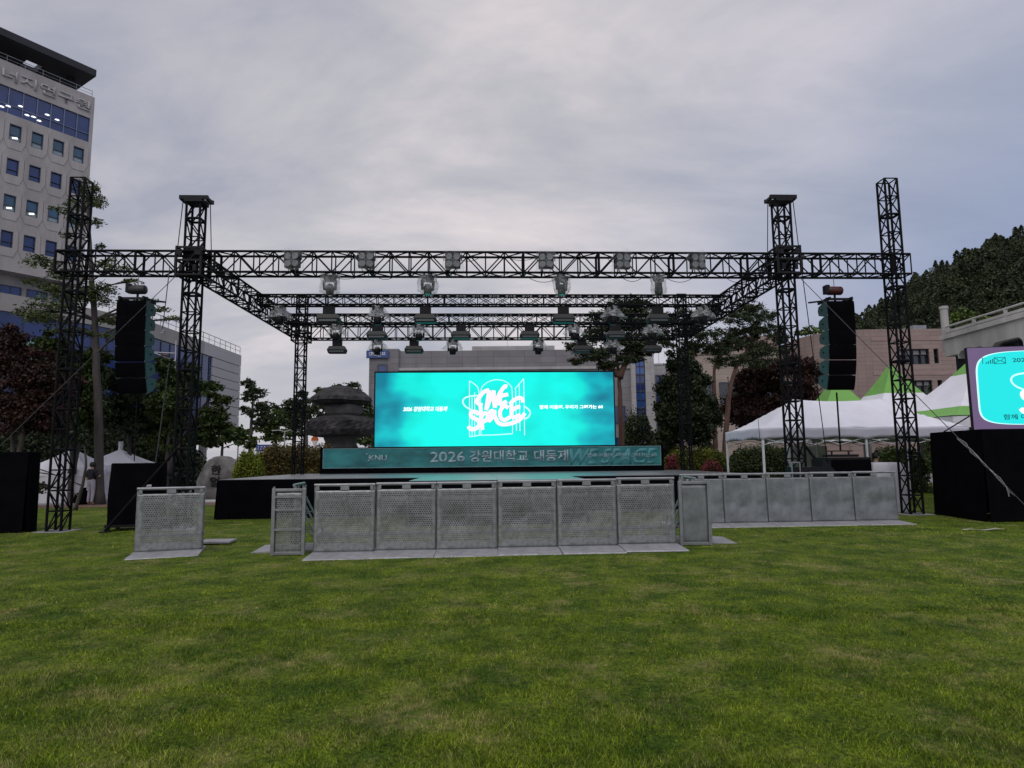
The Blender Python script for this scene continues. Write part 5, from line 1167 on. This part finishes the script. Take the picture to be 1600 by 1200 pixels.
tree('evergreen_tree', 'very dense dark rounded evergreen behind the rear right tower', 32.5, [[(1066, 722), (1064, 690), (1062, 600)]], [(1062, 570, 26, 20), (1050, 600, 30, 28), (1080, 600, 30, 30), (1046, 635, 30, 30), (1090, 640, 32, 34), (1066, 640, 36, 34), (1052, 672, 30, 22), (1088, 678, 34, 22), (1112, 655, 18, 26), (1035, 655, 14, 22), (1066, 610, 30, 30)], 'dark', .085, 2.2, .22, limbs=False, aspect=.5, seed=18)
tree('pine_tree', 'spreading pine with three curved trunks behind the canopy tent corner', 35, [[(1112, 722), (1104, 680), (1089, 610), (1085, 565), (1080, 530)], [(1116, 722), (1117, 650), (1116, 580), (1128, 545)], [(1128, 722), (1137, 640), (1148, 580), (1168, 545), (1180, 510)]],
     [(1168, 482, 26, 10), (1150, 500, 30, 10), (1190, 498, 28, 10), (1135, 520, 28, 10), (1172, 520, 34, 11), (1205, 515, 24, 11), (1218, 530, 20, 8), (1150, 540, 34, 9), (1192, 545, 34, 10), (1120, 545, 28, 10), (1175, 565, 38, 9), (1085, 520, 30, 12), (1060, 505, 32, 14), (1040, 525, 26, 12), (1095, 545, 26, 10), (1070, 545, 24, 10), (1110, 490, 24, 10), (1130, 565, 28, 8), (1225, 548, 16, 8)], 'pine', .095, 1.35, .16, RBARK, aspect=.3, up=.6, seed=19)
tree('red_maple', 'very dark red maple between curved pine and pink building', 39, [[(1195, 722), (1200, 660), (1210, 610)], [(1200, 690), (1250, 620)]], [(1170, 590, 26, 16), (1200, 575, 36, 14), (1240, 572, 34, 16), (1268, 585, 24, 18), (1190, 605, 44, 18), (1240, 605, 44, 20), (1170, 625, 34, 22), (1220, 635, 46, 22), (1262, 635, 34, 26), (1180, 655, 40, 24), (1150, 640, 22, 26), (1220, 660, 44, 20)], 'maple', .08, 1.5, .16, limbs=False, seed=20)
tree('far_tree', 'light green treetop poking above the pink building wing', 72, [[(1262, 700), (1262, 600), (1262, 530)]], [(1255, 520, 14, 5), (1266, 514, 14, 6), (1278, 522, 12, 4)], 'bright', .18, .7, .2, seed=21)
tree('broadleaf_tree', 'fresh green young tree on the hill foot behind the vent pipe', 70, [[(1512, 560), (1512, 520)]], [(1500, 498, 20, 9), (1525, 500, 18, 8), (1512, 490, 14, 7)], 'bright', .2, 1.0, .15, seed=22, base_y=14)
def wood():
    rng = np.random.default_rng(31); P = []; B = []
    trunk = MB()
    n = 0
    while n < 1000:
        y = rng.uniform(84, 150); x = rng.uniform(34, 150)
        g_ = hz(x, y)
        if g_ < 1.0 or x > y * 0.95: continue
        H = rng.uniform(5, 10); m = 1300; v = rng.uniform(.15, 1, m) ** .9; r = (1 - v ** 2.2) ** .9 * H * rng.uniform(.30, .48) * (0.75 + .35 * np.sin(v * rng.uniform(14, 22) + rng.uniform(0, 6))); a = rng.uniform(0, 2 * np.pi, m); rr = r * rng.uniform(.35, 1.05, m)
        P.append(np.c_[x + rr * np.cos(a), y + rr * np.sin(a), g_ + v * H - rr * .10]); n += 1
    V = leafquads(np.vstack(P), .25, .45, .4, rng); stuff(npmesh('woodland', V, np.arange(len(V)).reshape(-1, 4), LM('wood')))
wood()

# hedges and flower beds
def bush(name, label, px, py, Yd, rx, ry, kind, leaf=.05, dens=2.0, cat='hedge', depth=1.0, seed=1, lumps=14, group=None):
    rng = np.random.default_rng(seed); k = Yd / FPX; c = at(px, py, Yd); base = Vector((c.x, c.y, gz(c.x))); h = c.z + ry * k - base.z
    t = thing(name, label, cat, base, 0, group); n = int(9 * dens * rx * k * h / (leaf * leaf)); n = min(n, 30000)
    # dome shell, rounded box
    u = rng.uniform(-1, 1, n); v = rng.uniform(-1, 1, n); a = rng.uniform(.55, 1.0, n); z = rng.uniform(0.05, 1, n)
    lump = 1 + .10 * np.sin(u * 9 + seed) * np.cos(v * 5) + rng.normal(0, .03, n); e = (1 - z ** 4) ** .5 * .25 + .75
    P = np.c_[u * rx * k * e, v * rx * k * depth * e * .999, h * z * lump * (1 - .35 * (np.abs(u) ** 6))]
    V = leafquads(P, leaf, .55, .2, rng); npmesh('foliage', V, np.arange(len(V)).reshape(-1, 4), LM(kind), t)
    s = MB(); rr = random.Random(seed)
    for i in range(max(3, int(rx * k * 2.5))): x = rr.uniform(-.85, .85) * rx * k; s.tube([(x, 0, 0), (x + rr.uniform(-.1, .1), rr.uniform(-.1, .1), h * .7)], [.02, .008], 5)
    s.build('stem', BARK, t); return t
bush('round_bush', 'bright yellow green clipped bush beside the carved monument', 390, 729, 29, 22, 20, 'lime', .05, 2.2, 'bush', .8, 1)
bush('hedge', 'rust tinged clipped hedge behind the rear left tower foot', 452, 722, 31, 62, 22, 'rust', .055, 2.2, depth=.35, seed=2)
bush('hedge', 'rust tinged hedge at the left end of the banner', 505, 722, 33, 22, 22, 'rust', .055, 2.0, depth=.6, seed=3)
bush('hedge', 'yellow green hedge right of the banner end', 1085, 724, 32, 56, 20, 'hedge', .055, 2.2, depth=.4, seed=4)
bush('hedge', 'dark green hedge behind the canopy tent legs', 1195, 728, 30, 62, 26, 'shrub', .055, 2.2, depth=.4, seed=5)
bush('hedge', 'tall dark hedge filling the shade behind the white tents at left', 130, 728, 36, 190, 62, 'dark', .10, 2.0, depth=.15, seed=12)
bush('azalea', 'red flowering azalea at the right end of the banner riser', 1050, 728, 29.5, 11, 13, 'azalea', .04, 1.6, 'flowering shrub', .8, 6)
bush('azalea', 'red flowering azalea in front of the hedge below the curved pine', 1112, 731, 29.5, 18, 9, 'azalea', .04, 1.0, 'flowering shrub', .6, 7)
bush('shrub', 'dark leafy shrub at the foot of the red barked pine', 996, 682, 36, 26, 32, 'shrub', .07, 1.4, 'shrub', .7, 8)
bush('shrub', 'low dark shrub between pine trunk and round evergreen', 1035, 705, 35, 30, 14, 'shrub', .06, 1.6, 'shrub', .7, 9)
bush('hedge', 'green hedge under the right end of the canopy tent', 1400, 718, 27, 40, 16, 'green', .055, 2.0, depth=.5, seed=10)
bush('shrub', 'leafy shrub growing between two pagoda tents', 1450, 640, 44, 16, 22, 'green', .08, 1.5, 'shrub', .8, 11)

# ------------------------------------------------------------------ monument, stone lantern, street things
ROCK = mat('weathered_dark_granite', (.06, .056, .055), .9, 0, .4, 1.6, bump=.6, bscale=5, c2=(.19, .185, .18)); ROCKD = mat('dark_weathered_stone', (.014, .0135, .015), .9, 0, .4, 1.2, bump=1.0, bscale=4, c2=(.042, .04, .042)); ROCKL = mat('grey_carved_stone', (.085, .082, .08), .9, 0, .25, 1.5, bump=.5, bscale=6)
def boulder(mb, prof, n=28, c=(0, 0, 0), sy=1.0, amp=.06, seed=0):
    rr = random.Random(seed); ph = [rr.uniform(0, 6) for _ in range(8)]
    def wob(a, z): return 1 + amp * math.sin(3 * a + ph[0] + z) + amp * .8 * math.sin(5 * a + ph[1] - 2 * z) + amp * .6 * math.sin(9 * a + ph[2] + 4 * z) + amp * .5 * math.sin(17 * a + ph[3] + 9 * z)
    pp = []
    for i in range(len(prof) - 1):
        for q in range(3): f = q / 3; pp.append((prof[i][0] * (1 - f) + prof[i + 1][0] * f, prof[i][1] * (1 - f) + prof[i + 1][1] * f + rr.uniform(-.02, .02)))
    prof = pp + [prof[-1]]; k = len(mb.v); mb.lathe(prof, 44, (0, 0, 0), wob); mb.v[k:] = [(x + c[0], y * sy + c[1], z + c[2]) for x, y, z in mb.v[k:]]
def monument():
    c = at(343, 770, 30); t = thing('carved_monument', 'rounded grey standing stone carved with dark characters near the stage corner', 'stone monument', (c.x, 30, gz(c.x) + .01))
    m = MB(); boulder(m, [(1.05, 0), (1.10, .35), (1.06, .8), (.96, 1.2), (.80, 1.55), (.58, 1.8), (.3, 1.93), (.05, 1.97)], c=(.05, 0, 0), sy=.45, amp=.04, seed=2); m.build('stone', ROCK, t, True)
    m = MB(); boulder(m, [(1.5, 0), (1.55, .2), (1.45, .4), (1.1, .46)], c=(0, .1, 0), sy=.5, amp=.04, seed=4); m.build('pedestal', ROCKL, t, True)
    INKB = mat('black_carving_paint', (.01, .01, .01), .8, 0, .2, 5)
    for i, ch in enumerate('한얼'): txt(ch, t, INKB, 0, -.535 + .08 * (1 - i), 1.12 - i * .52, width=.44, height=.44, bold=.02, ext=.05, name='carving', align='CENTER')
monument()
def lantern():
    c = at(533, 700, 40); t = thing('stone_lantern', 'massive stacked stone lantern of rough dark boulders left of the screen', 'stone lantern', (c.x, 40, 0)); k = 40 / FPX
    def z(py): return at(533, py, 40).z
    m = MB(); boulder(m, [(1.1, z(706) - .6), (1.0, z(700)), (.9, z(690)), (1.0, z(682)), (1.1, z(678))], seed=1, amp=.05); m.build('shaft', ROCKL, t, True)
    m = MB(); boulder(m, [(1.2, z(683)), (1.9, z(680)), (2.05, z(672)), (2.0, z(660)), (1.75, z(654)), (1.1, z(650)), (.3, z(649))], seed=3, amp=.05, c=(.02, 0, 0)); m.build('lower_slab', ROCKD, t)
    m = MB(); boulder(m, [(.95, z(652)), (1.08, z(647)), (1.12, z(640)), (1.1, z(634)), (.95, z(630))], seed=5, amp=.04, c=(.1, 0, 0)); m.build('light_chamber', ROCKL, t, True)
    m = MB(); boulder(m, [(.9, z(633)), (1.45, z(632)), (1.78, z(627)), (1.68, z(622)), (1.25, z(613)), (.85, z(607)), (.5, z(604)), (.1, z(603))], seed=7, amp=.06, c=(-.12, 0, 0)); m.build('cap_stone', ROCKD, t)
    MB().slab([(-1.9, -1.9), (1.9, -1.9), (1.9, 1.9), (-1.9, 1.9)], 0, .5).build('plinth', ROCKL, t, bevel=.05)
lantern()
def car(label, px, py, Yd, rz, col, seed):
    c = at(px, py, Yd); t = thing('parked_car', label, 'car', (c.x, c.y, gz(c.x)), rz, 'cars in the car park on the left')
    bm = mat('car_paint', col, .25, .2, .05, 2, spec=.6); b = MB()
    pr = [(-2.15, .35), (-2.2, .6), (-2.05, .82), (-1.5, .90), (1.0, .92), (1.75, .84), (2.15, .68), (2.2, .4), (2.0, .25), (-2.0, .25)]; b.prism(pr, -.86, .86); b.build('body', bm, t, bevel=.05)
    MB().prism([(-1.75, .905), (-1.15, 1.42), (.25, 1.44), (1.05, .925)], -.74, .74).build('cabin', bm, t, bevel=.06)
    for y in (-.752, .752): MB().prism([(-1.45, .95), (-1.08, 1.34), (.2, 1.36), (.75, .96)], min(y, y * 1.01), max(y, y * 1.01)).build('window', DGLASS, t)
    for x in (-1.35, 1.35):
        for y in (-.80, .80):
            wv = MB(); k = len(wv.v); wv.lathe([(.2, -.1), (.32, -.09), (.32, .09), (.2, .1)], 14); wv.v[k:] = [(a + x, d + y, e + .32) for a, e, d in wv.v[k:]]; wv.build('wheel', BLK2, t)
    for y in (-.6, .6): MB().box((2.17, y, .62), (.06, .3, .12)).build('headlight', LENS, t)
car('white car at the edge of the car park right of the monument', 370, 711, 70, R(20), (.7, .7, .72), 1); car('dark car in the car park between white car and blue sign', 384, 710, 76, R(30), (.03, .03, .035), 2); car('dark red car in the car park just left of the blue sign', 397, 711, 73, R(12), (.10, .012, .015), 3)
def board(name, label, px, py, Yd, wd, ht, col, text=None):
    c = at(px, py, Yd); t = thing(name, label, 'road sign', (c.x, c.y, gz(c.x))); z = c.z - gz(c.x)
    b = MB().bx(-wd / 2, wd / 2, -.03, .03, z - ht / 2, z + ht / 2).build('panel', mat('sign_face_' + name, col, .5, 0, .08, 1), t); s = MB()
    for x in (-wd * .3, wd * .3): s.bar((x, .08, 0), (x, .08, z + ht * .4), .05)
    s.build('post', GALV, t)
    l = MB(); rr = random.Random(3)
    for r_ in range(2):
        x = -wd * .42
        while x < wd * .38: L = rr.uniform(.15, .4) * wd * .3; l.bx(x, min(x + L, wd * .42), -.04, -.032, z + (.12 - r_ * .34) * ht, z + (.26 - r_ * .34) * ht); x += L + .12
    l.build('legend', SIGNW, t)
SIGNW = mat('sign_white_print', (.45, .46, .6), .6, 0, .1, 2)
board('direction_sign', 'blue direction sign with white lettering beyond the hedge', 416, 700, 50, 1.5, .52, (.02, .045, .20))
c = at(492, 690, 42); t = thing('warning_sign', 'orange and white sign on a post beside the stone lantern', 'road sign', (c.x, c.y, gz(c.x))); z = c.z - gz(c.x)
MB().prism([(-.24, z + .05), (.24, z + .05), (.22, z + .22), (.1, z + .33), (-.1, z + .33), (-.22, z + .22)], -.03, .0).build('upper_panel', mat('orange_sign', (.55, .12, .02), .5, 0, .1, 2), t); MB().prism([(-.2, z + .045), (.2, z + .045), (.05, z - .3), (-.05, z - .3)], -.03, .0).build('lower_panel', mat('white_sign', (.65, .62, .62), .5, 0, .1, 2), t); MB().bar((0, .04, 0), (0, .04, z + .2), .03).build('post', GALV, t)
c = at(478, 700, 64); t = thing('bus', 'dark blue bus with pale roof parked behind the rear left tower', 'bus', (c.x, c.y, gz(c.x)), R(8))
MB().bx(-1.9, 1.6, -1.1, 1.1, .4, 1.75).build('body', mat('dark_blue_paint', (.02, .03, .10), .35, 0, .1, 2), t, bevel=.12); MB().bx(-1.85, 1.55, -1.05, 1.05, 1.752, 2.05).build('roof', mat('pale_roof', (.55, .56, .6), .5, 0, .1, 2), t, bevel=.1)
for x in (-1.5, -.6, .3): MB().bx(x, x + .75, -1.115, -1.102, 1.05, 1.6).build('window', DGLASS, t)
for x in (-1.2, 1.0):
    for y in (-1.0, 1.0):
        wv = MB(); wv.lathe([(.25, -.12), (.4, -.11), (.4, .11), (.25, .12)], 14); wv.v = [(a + x, d + y, e + .4) for a, e, d in wv.v]; wv.build('wheel', BLK2, t)
def lamp(label, px, py, Yd, s=1.0):
    c = at(px, py, Yd); t = thing('street_lamp', label, 'street lamp', (c.x, c.y, gz(c.x)), 0, 'twin arm street lamps by the car park'); z = c.z - gz(c.x)
    pm_ = mat('pale_pole', (.42, .43, .44), .5, .3, .1, 2) if 'pale_pole' not in bpy.data.materials else bpy.data.materials['pale_pole']
    MB().tube([(0, 0, 0), (0, 0, z)], [.09, .05], 8).build('pole', pm_, t)
    for d in (-1, 1): MB().tube([(0, 0, z - .1), (d * .5, 0, z + .06), (d * .9, 0, z + .04)], .04, 6).build('arm', pm_, t); MB().box((d * 1.0, 0, z + .03), (.45, .16, .08)).build('lamp_head', pm_, t, bevel=.02)
lamp('twin arm street lamp right of the slatted building end', 373, 672, 68); lamp('twin arm street lamp left of the rear left tower', 445, 673, 62)
c = at(276, 575, 46); t = thing('bracket_pole', 'thin pale pole with slanted bracket arms before the blue glass building', 'pole', (c.x, c.y, gz(c.x))); 
def rel(px, py): return at(px, py, 46) - Vector((c.x, c.y, gz(c.x)))
pm_ = bpy.data.materials['pale_pole']; MB().tube([(0, 0, 0), rel(275, 532)], .035, 6).build('pole', pm_, t)
for a in ((275, 552), (274, 564)): MB().tube([rel(*a), rel(238, 550)], .03, 6).build('arm', pm_, t)
MB().lathe([(.05, -.06), (.3, 0), (.05, .06)], 10, rel(258, 555)).build('emblem', mat('ochre_emblem', (.25, .11, .02), .6, 0, .1, 3), t)

c = Vector((9.55, 13.55, gz(9.5) + .03)); t = thing('loose_strip', 'pale plastic strip lying on the lawn near the right platform', 'plastic strip', c, R(4))
MB().grid(lambda u, v: (-.42 + .84 * u, -.03 + .06 * v, .012 * math.sin(u * 9) + .012), 14, 2).build('strip', mat('pale_plastic', (.40, .41, .38), .5, 0, .1, 5), t, solid=.004)
